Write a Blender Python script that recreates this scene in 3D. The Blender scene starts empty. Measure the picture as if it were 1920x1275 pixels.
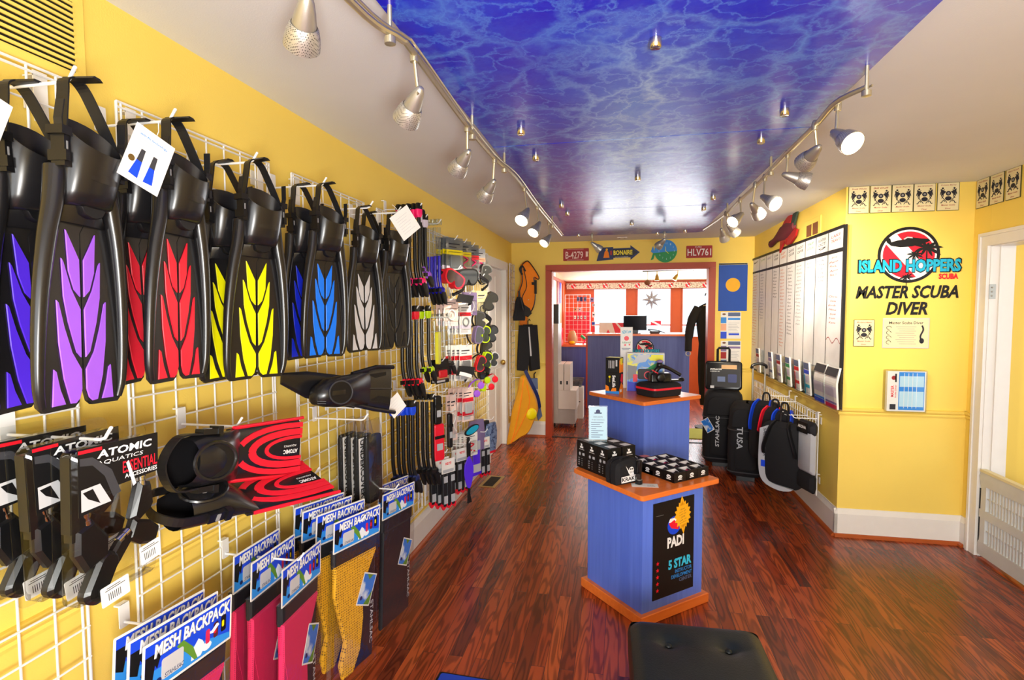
import bpy, bmesh, math, random
from mathutils import Matrix, Vector
S = bpy.context.scene
COL = S.collection
PI = math.pi
rnd = random.Random(7)

# ------------------------------------------------------------------ camera
CAM = Vector((0, 0, 1.55)); FPX = 1017.4
YAW, PITCH, ROLL = math.radians(11.315), math.radians(-3.252), math.radians(-0.227)
fwd = Vector((-math.sin(YAW)*math.cos(PITCH), math.cos(YAW)*math.cos(PITCH), math.sin(PITCH)))
rt = Vector((math.cos(YAW), math.sin(YAW), 0)); up = rt.cross(fwd)
R_ = math.cos(ROLL)*rt + math.sin(ROLL)*up; U_ = -math.sin(ROLL)*rt + math.cos(ROLL)*up
cd = bpy.data.cameras.new('camera'); cam = bpy.data.objects.new('camera', cd); COL.objects.link(cam)
cam.matrix_world = Matrix(((R_.x, U_.x, -fwd.x, CAM.x), (R_.y, U_.y, -fwd.y, CAM.y), (R_.z, U_.z, -fwd.z, CAM.z), (0, 0, 0, 1)))
cd.sensor_width = 36; cd.lens = FPX/1920*36; cd.clip_start = .05; cd.clip_end = 200
S.camera = cam
def at(px, py, x=None, y=None, z=None):
    """surveyed position: where the sight line of a measured point meets a known wall, floor or shelf plane"""
    d = fwd + (px-960)/FPX*R_ - (py-637.5)/FPX*U_
    t = (x-CAM.x)/d.x if x is not None else (y-CAM.y)/d.y if y is not None else (z-CAM.z)/d.z
    return CAM + d*t

# ------------------------------------------------------------------ world, light, exposure
S.view_settings.view_transform = 'Standard'; S.view_settings.look = 'None'
S.view_settings.gamma = 1; S.view_settings.use_curve_mapping = False
S.view_settings.exposure = 0.14
W = bpy.data.worlds.new('sky'); S.world = W; W.use_nodes = True
wn = W.node_tree.nodes['Background']; wn.inputs[0].default_value = (.80, .92, 1, 1); wn.inputs[1].default_value = 2.1
def area(name, loc, rot, sx, sy, power, col=(1, 1, 1), spread=PI):
    l = bpy.data.lights.new(name, 'AREA'); l.shape = 'RECTANGLE'; l.size = sx; l.size_y = sy
    l.energy = power; l.color = col; l.spread = spread
    o = bpy.data.objects.new(name, l); o.location = loc; o.rotation_euler = rot; COL.objects.link(o); return o
# added area light: daylight from an unseen window assumed behind the camera
area('unseen_front_window_light', (.35, -2.30, 1.45), (PI/2, 0, 0), 3.0, 1.9, 75, (1, .985, .95))
# photographer's soft flash beside the camera
area('soft_flash', (.25, -.35, 1.30), (math.radians(92), 0, math.radians(12)), .35, .35, 46, (1, .98, .94))
# daylight in the glazed back porch
area('daylight_porch_window', (.45, 10.05, 1.45), (-PI/2, 0, 0), 2.6, .95, 62, (.95, .98, 1))
area('porch_side_window', (2.35, 8.4, 1.5), (PI/2, 0, PI/2), 2.2, 1.0, 26, (1, .98, .94))
# daylight entering from the side rooms through their doorways
area('side_room_window', (4.1, 2.9, 1.5), (PI/2, 0, PI/2), 1.4, 1.4, 14, (1, .97, .9))
area('side_hall_window', (-2.9, 5.7, 1.4), (PI/2, 0, -PI/2), 1.0, 1.4, 12, (1, .97, .9))

# ------------------------------------------------------------------ materials
MATS = {}
def lin(h):
    h = h.lstrip('#'); o = []
    for i in (0, 2, 4):
        c = int(h[i:i+2], 16)/255; o.append(c/12.92 if c <= .04045 else ((c+.055)/1.055)**2.4)
    return o
class NT:
    def __init__(s, name):
        s.m = bpy.data.materials.new(name); s.m.use_nodes = True; s.t = s.m.node_tree; s.b = s.t.nodes['Principled BSDF']
    def n(s, ty, **k):
        x = s.t.nodes.new('ShaderNode'+ty)
        for a, b in k.items(): setattr(x, a, b)
        return x
    def l(s, a, b): s.t.links.new(a, b)
    def coord(s, scale=(1, 1, 1), rot=(0, 0, 0)):
        c = s.n('TexCoord'); m = s.n('Mapping'); m.inputs['Scale'].default_value = scale; m.inputs['Rotation'].default_value = rot
        s.l(c.outputs['Object'], m.inputs[0]); return m.outputs[0]
    def noise(s, vec, scale, detail=3, rough=.55, dist=0):
        n = s.n('TexNoise'); n.inputs['Scale'].default_value = scale; n.inputs['Detail'].default_value = detail
        n.inputs['Roughness'].default_value = rough; n.inputs['Distortion'].default_value = dist; s.l(vec, n.inputs['Vector']); return n.outputs['Fac']
    def ramp(s, fac, stops):
        r = s.n('ValToRGB'); e = r.color_ramp.elements
        while len(e) < len(stops): e.new(.5)
        for i, (p, c) in enumerate(stops):
            e[i].position = p; e[i].color = (*(lin(c) if isinstance(c, str) else [c]*3), 1)
        s.l(fac, r.inputs[0]); return r.outputs[0]
    def mix(s, fac, a, b, mode='MIX'):
        m = s.n('Mix', data_type='RGBA', blend_type=mode)
        for k, v in ((0, fac), (6, a), (7, b)):
            if hasattr(v, 'is_linked') or isinstance(v, bpy.types.NodeSocket): s.l(v, m.inputs[k])
            elif k == 0: m.inputs[0].default_value = v
            else: m.inputs[k].default_value = (*(lin(v) if isinstance(v, str) else v), 1)
        return m.outputs[2]
    def math(s, op, a, b=None, c=None):
        m = s.n('Math', operation=op)
        for i, v in enumerate((a, b, c)):
            if v is None: continue
            if isinstance(v, (int, float)): m.inputs[i].default_value = v
            else: s.l(v, m.inputs[i])
        return m.outputs[0]
    def bump(s, h, strength=.2, dist=.01):
        b = s.n('Bump'); b.inputs['Strength'].default_value = strength; b.inputs['Distance'].default_value = dist
        s.l(h, b.inputs['Height']); s.l(b.outputs[0], s.b.inputs['Normal'])
    def set(s, **k):
        for a, v in k.items():
            i = s.b.inputs[a.replace('_', ' ')]
            if isinstance(v, bpy.types.NodeSocket): s.l(v, i)
            else: i.default_value = v
def P(name, col, rough=.5, metal=0, var=.05, sc=14, bump=0, bsc=60, coat=0, alpha=1, trans=0, emit=None, es=1, spec=.5, ior=1.45):
    k = NT(name); v = k.coord(); n = k.noise(v, sc)
    c = lin(col); lo = [x*(1-var*1.6) for x in c]; hi = [min(1, x*(1+var)) for x in c]
    k.set(Base_Color=k.mix(n, lo, hi), Roughness=rough, Metallic=metal, IOR=ior)
    k.b.inputs['Specular IOR Level'].default_value = spec
    if coat: k.set(Coat_Weight=coat, Coat_Roughness=.08)
    if alpha < 1: k.set(Alpha=alpha)
    if trans: k.set(Transmission_Weight=trans)
    if emit: k.b.inputs['Emission Color'].default_value = (*lin(emit), 1); k.b.inputs['Emission Strength'].default_value = es
    if bump: k.bump(k.noise(v, bsc, 2), bump, .004)
    MATS[name] = k.m; return k.m
PAINT = [('yellow_paint', '#f6d766', .6), ('ceiling_paint', '#e6e9ef', .8), ('white_trim', '#ece8e2', .35), ('orange_wood', '#b23f14', .42),
 ('shoe_wood', '#b0531e', .4), ('black_rubber', '#17171a', .42), ('black_plastic', '#141416', .3), ('black_fabric', '#16161a', .85),
 ('white_wire', '#eeeeee', .35), ('white_card', '#f2f0ec', .55), ('white', '#f5f5f5', .4), ('black', '#0c0c0e', .5), ('red', '#e8142a', .45),
 ('dark_red', '#a3161c', .5), ('yellow', '#f8e400', .45), ('lime', '#c8ee10', .4), ('purple', '#a860f0', .45), ('violet', '#5a2ef0', .45),
 ('fin_red', '#ee1c34', .4), ('fin_yellow', '#f4ee00', .42), ('fin_blue', '#0c78f4', .4), ('royal', '#1428c8', .42), ('fin_white', '#c9c6c4', .45),
 ('pink', '#ff1f74', .42), ('blue', '#1648e0', .45), ('deep_blue', '#1012b0', .25), ('teal', '#17b0d8', .5), ('cyan', '#38c6f0', .5), ('sky_blue', '#2f8fe8', .5),
 ('pale_blue', '#bfe2f4', .5), ('cloud', '#e8eef4', .6), ('leaf', '#5d8f2c', .6), ('orange', '#ff8a10', .6), ('orange_star', '#ffb31a', .55), ('mesh_yellow', '#e2a51d', .75),
 ('bag_yellow', '#e8a21c', .6), ('crimson', '#d01c50', .8), ('grey', '#8b8b8e', .5), ('light_grey', '#c9c9cc', .5), ('dark_grey', '#3a3a3e', .6), ('charcoal', '#1b1c22', .6),
 ('gate_plastic', '#cfd0cf', .4), ('cream', '#e9dcae', .6), ('ink', '#20202c', .6), ('cert_border', '#4b4a22', .6), ('maroon', '#5d1a26', .7), ('fish_green', '#2b3d36', .7),
 ('brown', '#7a4a2c', .6), ('green', '#2f9a5a', .6), ('mask_grey', '#5b6066', .4), ('tan', '#c8a070', .6), ('flag_blue', '#1a4fb0', .6), ('flag_yellow', '#f6b71c', .6), ('navy', '#14245e', .5),
 ('peach', '#f0b490', .6), ('text_orange', '#d9722a', .6), ('text_grey', '#8b8f96', .6), ('silver_card', '#b9bcc2', .35), ('porch_orange', '#c4541f', .4), ('porch_ceiling', '#f3e3bd', .7),
 ('machine_grey', '#bdbab6', .4), ('slate', '#5b6a90', .6), ('mauve', '#8a78a8', .6), ('blue_mat', '#1b3fb4', .85), ('rug_green', '#b9c25a', .9), ('lemon', '#f4f038', .5), ('pale_pink', '#f5d9d0', .5), ('pale_lilac', '#d8cfe4', .5), ('pale_sand', '#f3e4cf', .5)]
for n_, c_, r_ in PAINT:
    P(n_, c_, r_, var=.03 if 'paint' in n_ or 'trim' in n_ else .06, bump=.12 if 'paint' in n_ else (.35 if 'fabric' in n_ else 0), bsc=220 if 'paint' in n_ else 500, sc=3 if 'paint' in n_ else 14)
P('leather', '#161d1f', .38, var=.15, bump=.25, bsc=240)
P('steel', '#b9b6ae', .42, .75, bump=.05, bsc=300); P('chrome', '#d8d8da', .12, 1); P('rail_metal', '#cfc7ac', .35, .8); P('dark_metal', '#2a2824', .4, .7)
P('gold_metal', '#b99a52', .3, .9)
P('bulb', '#fff3dc', .3, emit='#ffe9c4', es=14)
P('fin_black', '#1b1a1c', .27, var=.12, spec=.6)
P('fin_inner', '#0d0d0f', .5)
P('blue_glass', '#1c18c0', .1, alpha=.85, spec=.8); P('lens', '#3c4248', .05, alpha=.6, spec=1)
P('smoke_plastic', '#6f7880', .12, alpha=.55, spec=.9, var=.3, sc=40)
def clear(name, tint, body, rough, bump=0, bsc=30, fr=.55):
    k = NT(name); t = k.t; t.nodes.remove(k.b); out = t.nodes['Material Output']
    tr = k.n('BsdfTransparent'); tr.inputs[0].default_value = (*lin(tint), 1); gl = k.n('BsdfGlossy'); gl.inputs['Roughness'].default_value = rough
    lw = k.n('LayerWeight'); lw.inputs[0].default_value = .25; mx = k.n('MixShader'); k.l(k.math('MULTIPLY_ADD', lw.outputs['Fresnel'], fr, body), mx.inputs[0]); k.l(tr.outputs[0], mx.inputs[1]); k.l(gl.outputs[0], mx.inputs[2])
    if bump:
        b = k.n('Bump'); b.inputs['Strength'].default_value = bump; b.inputs['Distance'].default_value = .004; k.l(k.noise(k.coord(), bsc, 3, .6, .6), b.inputs['Height']); k.l(b.outputs[0], gl.inputs['Normal']); k.l(b.outputs[0], lw.inputs['Normal'])
    k.l(mx.outputs[0], out.inputs[0]); MATS[name] = k.m
clear('window_glass', '#fdfeff', .0, .01); clear('clear_plastic', '#fbfcfc', .02, .08, .2, 18); clear('clear_bag', '#fafafa', .004, .12, .5, 26, .2); clear('clear_tube', '#eef3f5', .08, .12); clear('acrylic', '#fafcfc', .03, .05)
P('screen', '#08090b', .15)
def special():
    # laminate, blue stained wood look
    k = NT('blue_laminate'); v = k.coord((26, 26, 1.2)); n = k.noise(v, 1.6, 5, .6, .4)
    v2 = k.coord((3, 3, .5)); n2 = k.noise(v2, 2, 3)
    c = k.mix(n, '#3556cc', '#6a8cf6'); c = k.mix(k.math('MULTIPLY', n2, .5), c, '#6e90f2'); k.set(Base_Color=c, Roughness=.42); MATS['blue_laminate'] = k.m
    k = NT('dull_laminate'); v = k.coord((26, 26, 1.2)); n = k.noise(v, 1.6, 5, .6, .4)
    k.set(Base_Color=k.mix(n, '#3f4f94', '#6475ba'), Roughness=.45); MATS['dull_laminate'] = k.m
    k = NT('top_wood'); v = k.coord((2, 22, 20)); n = k.noise(v, 2, 4)
    k.set(Base_Color=k.mix(n, '#dc6420', '#fb8e3e'), Roughness=.3); MATS['top_wood'] = k.m
    # strip oak floor, stained red brown
    k = NT('oak_floor'); c0 = k.n('TexCoord'); m = k.n('Mapping'); m.inputs['Rotation'].default_value = (0, 0, PI/2); k.l(c0.outputs['Object'], m.inputs[0])
    br = k.n('TexBrick'); k.l(m.outputs[0], br.inputs['Vector']); br.offset = .37; br.offset_frequency = 2; br.squash = 1
    br.inputs['Color1'].default_value = (0, 0, 0, 1); br.inputs['Color2'].default_value = (1, 1, 1, 1); br.inputs['Mortar'].default_value = (.5, .5, .5, 1)
    br.inputs['Scale'].default_value = 1; br.inputs['Mortar Size'].default_value = .0011; br.inputs['Mortar Smooth'].default_value = .3; br.inputs['Brick Width'].default_value = .95; br.inputs['Row Height'].default_value = .062
    pid = k.n('SeparateColor'); k.l(br.outputs['Color'], pid.inputs[0]); pv = pid.outputs[0]
    # grain: stretched along the strip, shifted per strip
    mp = k.n('Mapping'); mp.inputs['Scale'].default_value = (9, .85, 1); k.l(c0.outputs['Object'], mp.inputs[0])
    sh = k.n('CombineXYZ'); k.l(k.math('MULTIPLY', pv, 37), sh.inputs[0]); k.l(k.math('MULTIPLY', pv, 19), sh.inputs[1]); k.l(k.math('MULTIPLY', pv, 11), sh.inputs[2])
    ad = k.n('VectorMath', operation='ADD'); k.l(mp.outputs[0], ad.inputs[0]); k.l(sh.outputs[0], ad.inputs[1]); gv = ad.outputs[0]
    n1 = k.noise(gv, 1.3, 2, .5, 0)
    rings = k.math('PINGPONG', k.math('MULTIPLY', n1, 11), .5)
    fine = k.n('Mapping'); fine.inputs['Scale'].default_value = (160, 4, 1); k.l(c0.outputs['Object'], fine.inputs[0]); n2 = k.noise(fine.outputs[0], 1.5, 3, .6)
    g = k.ramp(rings, [(0, .0), (.13, .12), (.3, 1.0)])
    big = k.noise(c0.outputs['Object'], .9, 2)
    tone = k.ramp(pv, [(0, '#6a2614'), (.3, '#963a1b'), (.65, '#b3481f'), (1, '#cf6029')])
    tone = k.mix(k.ramp(big, [(.4, 0.), (.7, .45)]), tone, '#8a4a22')
    dark = k.mix(.66, tone, '#1a0804')
    c = k.mix(k.math('MULTIPLY_ADD', g, .8, .2), dark, tone); c = k.mix(k.math('MULTIPLY', n2, .16), c, '#4a190c')
    c = k.mix(k.math('MULTIPLY', br.outputs['Fac'], .8), c, '#1a0905')
    k.set(Base_Color=c, Roughness=.27); k.b.inputs['Specular IOR Level'].default_value = .55
    k.bump(k.math('SUBTRACT', k.math('MULTIPLY', g, .25), br.outputs['Fac']), .25, .002); MATS['oak_floor'] = k.m
    # printed water caustics on glossy acrylic, plus a painted reflection streak
    k = NT('water_print'); c0 = k.n('TexCoord'); v = c0.outputs['Object']
    d1 = k.n('TexNoise'); d1.inputs['Scale'].default_value = 3.0; d1.inputs['Detail'].default_value = 7; d1.inputs['Roughness'].default_value = .62; k.l(v, d1.inputs['Vector'])
    w = k.n('VectorMath', operation='SCALE'); w.inputs['Scale'].default_value = .42; k.l(d1.outputs['Color'], w.inputs[0])
    vv = k.n('VectorMath', operation='ADD'); k.l(v, vv.inputs[0]); k.l(w.outputs[0], vv.inputs[1])
    def web(sc, wd, ax=(1, 1, 1)):
        m = k.n('Mapping'); m.inputs['Scale'].default_value = ax; k.l(vv.outputs[0], m.inputs[0])
        t = k.n('TexVoronoi', feature='DISTANCE_TO_EDGE', voronoi_dimensions='3D'); t.inputs['Scale'].default_value = sc; k.l(m.outputs[0], t.inputs['Vector'])
        return k.ramp(t.outputs['Distance'], [(0, 1.), (wd*.22, .55), (wd*.8, 0.)])
    a = web(3.4, .11); b = web(7.5, .09, (1, 1.3, 1)); e = web(15, .08, (.8, 1.2, 1))
    nm = k.noise(v, 1.7, 3); near = k.n('SeparateXYZ'); k.l(v, near.inputs[0])
    far = k.ramp(k.math('MULTIPLY', near.outputs[1], 1/5.9), [(.3, 0.), (.75, 1.)])
    wa = k.math('MULTIPLY', a, k.ramp(nm, [(.35, .35), (.65, 1.)])); wb = k.math('MULTIPLY', b, k.math('MULTIPLY_ADD', far, .35, .55)); we = k.math('MULTIPLY', e, k.math('MULTIPLY_ADD', far, .45, .1))
    glow = k.noise(vv.outputs[0], 3.2, 4, .6)
    base = k.mix(k.ramp(glow, [(.42, 0.), (.72, .8)]), '#1712d8', '#2a55f0')
    base = k.mix(k.math('MULTIPLY', far, .25), base, '#3a3aa8')
    bx = k.math('MULTIPLY', k.math('SUBTRACT', near.outputs[0], .06), 4.6); band = k.math('MULTIPLY', k.math('EXPONENT', k.math('MULTIPLY', k.math('MULTIPLY', bx, bx), -1.)), k.ramp(k.math('MULTIPLY', near.outputs[1], 1/6), [(.22, 0.), (.36, 1.)]))  # pale streak in the colour: partly painted window reflection, partly lighter artwork
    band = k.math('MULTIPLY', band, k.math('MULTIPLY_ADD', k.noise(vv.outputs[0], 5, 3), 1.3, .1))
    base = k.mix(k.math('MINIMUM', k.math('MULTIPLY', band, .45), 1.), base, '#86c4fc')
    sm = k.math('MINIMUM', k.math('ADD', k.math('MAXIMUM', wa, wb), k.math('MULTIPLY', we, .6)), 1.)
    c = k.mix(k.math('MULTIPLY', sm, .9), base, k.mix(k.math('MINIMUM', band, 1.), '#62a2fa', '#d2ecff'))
    k.set(Base_Color=c, Roughness=.3); k.b.inputs['Specular IOR Level'].default_value = .35
    k.set(Coat_Weight=.38, Coat_Roughness=.27); rip = k.noise(v, 9, 3, .5, .3); k.bump(rip, .22, .01)
    MATS['water_print'] = k.m
    # mesh fabric: small holes
    for nm_, cc in (('yellow_mesh', '#f2b322'), ('crimson_mesh', '#e0265e')):
        k = NT(nm_); v = k.coord((1, 1, 1)); t = k.n('TexVoronoi', feature='F1'); t.inputs['Scale'].default_value = 105 if 'y' == nm_[0] else 170; t.inputs['Randomness'].default_value = .15; k.l(v, t.inputs['Vector'])
        h = k.ramp(t.outputs['Distance'], [(.3, 1.), (.42, 0.)]); h2 = k.math('SUBTRACT', 1., h)
        k.set(Base_Color=k.mix(k.math('MULTIPLY', h, .85 if 'y' == nm_[0] else .5), cc, '#5a3a0c' if 'y' == nm_[0] else '#4a0c20'), Roughness=.7); MATS[nm_] = k.m
    # sky photo card: blue with cloud shapes printed
    k = NT('sky_photo'); v = k.coord(); n = k.noise(v, 16, 3, .5); k.set(Base_Color=k.mix(k.ramp(n, [(.5, 0.), (.62, 1.)]), '#2b7fe2', '#dce9f6'), Roughness=.25); MATS['sky_photo'] = k.m
    # floral / printed border paper
    for nm_, a1, b1 in (('speckle_banner', '#e9d8c0', '#8a6a58'), ('art_print', '#3a8ae0', '#e8e23a'), ('tropic_print', '#f0e0c0', '#c03030'), ('box_print', '#191a1c', '#43474b'), ('denim_print', '#7a8fb4', '#2c3c66')):
        k = NT(nm_); v = k.coord(); n = k.noise(v, 45 if nm_ != 'art_print' else 14, 3, .6, .5); k.set(Base_Color=k.mix(k.ramp(n, [(.5, 0.), (.6, 1.)]), a1, b1), Roughness=.4); MATS[nm_] = k.m
special()
# perforated lamp shade: dark dots
k = NT('perforated'); v = k.coord(); t = k.n('TexVoronoi', feature='F1'); t.inputs['Scale'].default_value = 260; t.inputs['Randomness'].default_value = .05; k.l(v, t.inputs['Vector'])
k.set(Base_Color=k.mix(k.ramp(t.outputs['Distance'], [(.28, 1.), (.36, 0.)]), '#c8c5be', '#4a4844'), Metallic=.7, Roughness=.42); MATS['perforated'] = k.m

# ------------------------------------------------------------------ geometry helpers
I4 = Matrix.Identity(4)
def Tr(x=0, y=0, z=0): return Matrix.Translation((x, y, z))
def Rx(a): return Matrix.Rotation(math.radians(a), 4, 'X')
def Ry(a): return Matrix.Rotation(math.radians(a), 4, 'Y')
def Rz(a): return Matrix.Rotation(math.radians(a), 4, 'Z')
def Sc(x, y=None, z=None):
    y = x if y is None else y; z = x if z is None else z
    return Matrix.Diagonal((x, y, z, 1))
def basis(loc, u, v, n): return Matrix(((u[0], v[0], n[0], loc[0]), (u[1], v[1], n[1], loc[1]), (u[2], v[2], n[2], loc[2]), (0, 0, 0, 1)))
def FL(y, z, x=-1.26): return basis((x, y, z), (0, 1, 0), (0, 0, 1), (1, 0, 0))      # on the left wall, local Z points into the room
def FR(y, z, x=1.455): return basis((x, y, z), (0, -1, 0), (0, 0, 1), (-1, 0, 0))    # right wall
def FB(x, z, y=6.487): return basis((x, y, z), (1, 0, 0), (0, 0, 1), (0, -1, 0))     # walls facing the camera
def FJ(x, z, y=3.992): return FB(x, z, y)
TXT = {}
def text_geo(s, bold=0, shear=0):
    key = (s, bold, shear)
    if key not in TXT:
        c = bpy.data.curves.new('t', 'FONT'); c.body = s; c.size = 1; c.offset = bold; c.shear = shear; c.resolution_u = 2; c.fill_mode = 'FRONT' if hasattr(c, 'fill_mode') else c.fill_mode
        o = bpy.data.objects.new('t', c); me = bpy.data.meshes.new_from_object(o)
        vs = [v.co.copy() for v in me.vertices]; fs = [tuple(p.vertices) for p in me.polygons]
        if vs:
            x0 = min(v.x for v in vs); x1 = max(v.x for v in vs); y0 = min(v.y for v in vs); y1 = max(v.y for v in vs)
            vs = [((v.x-x0)/max(1e-6, x1-x0)-.5, (v.y-y0)/max(1e-6, y1-y0)-.5) for v in vs]
        TXT[key] = (vs, fs)
        bpy.data.objects.remove(o); bpy.data.curves.remove(c); bpy.data.meshes.remove(me)
    return TXT[key]
class G:
    def __init__(s, mat='white'): s.v = []; s.f = []; s.mi = []; s.sm = []; s.slots = []; s.M = I4.copy(); s.use(mat)
    def use(s, m):
        if m not in s.slots: s.slots.append(m)
        s.c = s.slots.index(m); return s
    def at(s, M=I4): s.M = M; return s
    def add(s, vs, fs, smooth=False):
        b = len(s.v); M = s.M
        for v in vs: s.v.append(M @ Vector(v if len(v) == 3 else (v[0], v[1], 0)))
        for f in fs: s.f.append([b+i for i in f]); s.mi.append(s.c); s.sm.append(smooth)
        return s
    def box(s, cx, cy, cz, sx, sy, sz):
        x, y, z = sx/2, sy/2, sz/2
        vs = [(cx+a*x, cy+b*y, cz+c*z) for c in (-1, 1) for b in (-1, 1) for a in (-1, 1)]
        return s.add(vs, [(0, 2, 3, 1), (4, 5, 7, 6), (0, 1, 5, 4), (2, 6, 7, 3), (0, 4, 6, 2), (1, 3, 7, 5)])
    def loft(s, rings, smooth=True, c0=True, c1=True, close=True):
        n = len(rings[0]); vs = [p for r in rings for p in r]; fs = []
        for i in range(len(rings)-1):
            for j in range(n if close else n-1):
                a = i*n+j; b = i*n+(j+1) % n; fs.append((a, b, b+n, a+n))
        s.add(vs, fs, smooth)
        b = len(s.v)-len(vs)
        if c0 and close: s.f.append([b+j for j in reversed(range(n))]); s.mi.append(s.c); s.sm.append(False)
        if c1 and close: s.f.append([b+(len(rings)-1)*n+j for j in range(n)]); s.mi.append(s.c); s.sm.append(False)
        return s
    def prism(s, pts, z0, z1, bev=0, smooth=False):
        if bev:
            cx = sum(p[0] for p in pts)/len(pts); cy = sum(p[1] for p in pts)/len(pts)
            w = max(abs(p[0]-cx) for p in pts) or 1; h = max(abs(p[1]-cy) for p in pts) or 1
            ins = [(cx+(p[0]-cx)*(1-bev/w), cy+(p[1]-cy)*(1-bev/h)) for p in pts]
            b2 = min(bev, (z1-z0)/2)
            R = [[(*p, z0) for p in ins], [(*p, z0+b2) for p in pts], [(*p, z1-b2) for p in pts], [(*p, z1) for p in ins]]
        else: R = [[(*p, z0) for p in pts], [(*p, z1) for p in pts]]
        return s.loft(R, smooth)
    def flat(s, pts, z): return s.add([(*p[:2], z) for p in pts], [tuple(range(len(pts)))])
    def rect(s, x0, y0, x1, y1, z): return s.flat([(x0, y0), (x1, y0), (x1, y1), (x0, y1)], z)
    def tube(s, pts, r, n=8, cap=True, closed=False, flat=1.0, smooth=True):
        P_ = [Vector(p) for p in pts]; m = len(P_); rings = []; nrm = None
        for i, p in enumerate(P_):
            a = P_[(i-1) % m] if (i > 0 or closed) else p; b = P_[(i+1) % m] if (i < m-1 or closed) else p
            t = (b-a).normalized() if (b-a).length > 1e-9 else Vector((0, 0, 1))
            if nrm is None: nrm = t.orthogonal().normalized() if flat == 1 else (Vector((0, 0, 1)).cross(t).normalized() if abs(t.z) < .99 else Vector((1, 0, 0)))
            nrm = (nrm-t*nrm.dot(t)).normalized(); bi = t.cross(nrm)
            rr = r[i] if isinstance(r, (list, tuple)) else r
            rings.append([p+nrm*(math.cos(2*PI*k/n)*rr)+bi*(math.sin(2*PI*k/n)*rr*flat) for k in range(n)])
        if closed: rings.append(rings[0])
        return s.loft(rings, smooth, cap and not closed, cap and not closed)
    def lathe(s, prof, n=20, c0=True, c1=True):
        return s.loft([[(r*math.cos(2*PI*k/n), r*math.sin(2*PI*k/n), z) for k in range(n)] for r, z in prof], True, c0, c1)
    def ball(s, c, rx, ry=None, rz=None, n=14, m=8):
        ry = ry or rx; rz = rz or rx
        R = []
        for i in range(m+1):
            a = -PI/2+PI*i/m; q = max(math.cos(a), .02)
            R.append([(c[0]+rx*q*math.cos(2*PI*k/n), c[1]+ry*q*math.sin(2*PI*k/n), c[2]+rz*math.sin(a)) for k in range(n)])
        return s.loft(R, True)
    def strip(s, pts, w, th, wdir=(0, 0, 1)):
        """flat strap: follows pts, width along wdir, thickness th"""
        P_ = [Vector(p) for p in pts]; R = []; wd = Vector(wdir).normalized()
        for i, p in enumerate(P_):
            t = (P_[min(i+1, len(P_)-1)]-P_[max(i-1, 0)]).normalized(); nn = t.cross(wd).normalized()
            ww = (w[i] if isinstance(w, (list, tuple)) else w)/2
            R.append([p-wd*ww-nn*th/2, p+wd*ww-nn*th/2, p+wd*ww+nn*th/2, p-wd*ww+nn*th/2])
        return s.loft(R, False)
    def text(s, t, cx, cy, w, h, z, bold=0, shear=0, rot=0):
        vs, fs = text_geo(t, bold, shear); c, sn = math.cos(math.radians(rot)), math.sin(math.radians(rot))
        return s.add([(cx+x*w*c-y*h*sn, cy+x*w*sn+y*h*c, z) for x, y in vs], fs)
    def mesh(s, name):
        me = bpy.data.meshes.new(name); me.from_pydata([tuple(v) for v in s.v], [], s.f)
        me.polygons.foreach_set('material_index', s.mi); me.polygons.foreach_set('use_smooth', s.sm)
        for m in s.slots: me.materials.append(MATS[m])
        me.validate(); me.update()
        if any(s.sm): me.set_sharp_from_angle(angle=math.radians(40))
        return me
def rrect(w, h, r, n=4, cx=0, cy=0):
    o = []
    for (x, y, a0) in ((w/2-r, h/2-r, 0), (-w/2+r, h/2-r, 90), (-w/2+r, -h/2+r, 180), (w/2-r, -h/2+r, 270)):
        for i in range(n+1):
            a = math.radians(a0+90*i/n); o.append((cx+x+r*math.cos(a), cy+y+r*math.sin(a)))
    return o
def circ(r, n=24, cx=0, cy=0, ry=None): return [(cx+r*math.cos(2*PI*i/n), cy+(ry or r)*math.sin(2*PI*i/n)) for i in range(n)]
def lerp(a, b, t): return a+(b-a)*t
def curve3(pts, n=8):
    """Catmull-Rom through pts"""
    P_ = [Vector(p) for p in pts]; out = []
    for i in range(len(P_)-1):
        p0 = P_[max(i-1, 0)]; p1 = P_[i]; p2 = P_[i+1]; p3 = P_[min(i+2, len(P_)-1)]
        for j in range(n):
            t = j/n; out.append(.5*((2*p1)+(p2-p0)*t+(2*p0-5*p1+4*p2-p3)*t*t+(3*p1-p0-3*p2+p3)*t**3))
    out.append(P_[-1]); return out
def link(name, g, parent=None, M=None):
    o = bpy.data.objects.new(name, g.mesh(name) if isinstance(g, G) else g); COL.objects.link(o)
    if parent: o.parent = parent; KIDS.setdefault(parent.name, []).append(o)
    if M is not None: o.matrix_basis = M
    return o
def tag(o, label=None, cat=None, group=None, kind=None):
    if label: o['label'] = label
    if cat: o['category'] = cat
    if group: o['group'] = group
    if kind: o['kind'] = kind
    return o
def thing(name, label, cat, M=I4, group=None):
    o = bpy.data.objects.new(name, None); COL.objects.link(o); o.empty_display_size = .05; o.matrix_basis = M; return tag(o, label, cat, group)
def solo(name, g, label, cat, M=I4, group=None): return tag(link(name, g, None, M), label, cat, group)
def part(name, g, parent, label=None, M=None):
    o = link(name, g, parent, M)
    if label: o['label'] = label
    return o
def struct(name, g, M=I4): return tag(link(name, g, None, M), kind='structure')
KIDS = {}
def dup(root, M, label=None, group=None, skip=()):
    def rec(o, par):
        c = o.copy(); COL.objects.link(c); c.parent = par
        for ch in KIDS.get(o.name, ()):
            if ch.name.split('.')[0] not in skip: rec(ch, c)
        return c
    c = rec(root, None); c.matrix_basis = M
    if label: c['label'] = label
    if group: c['group'] = group
    return c
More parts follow.
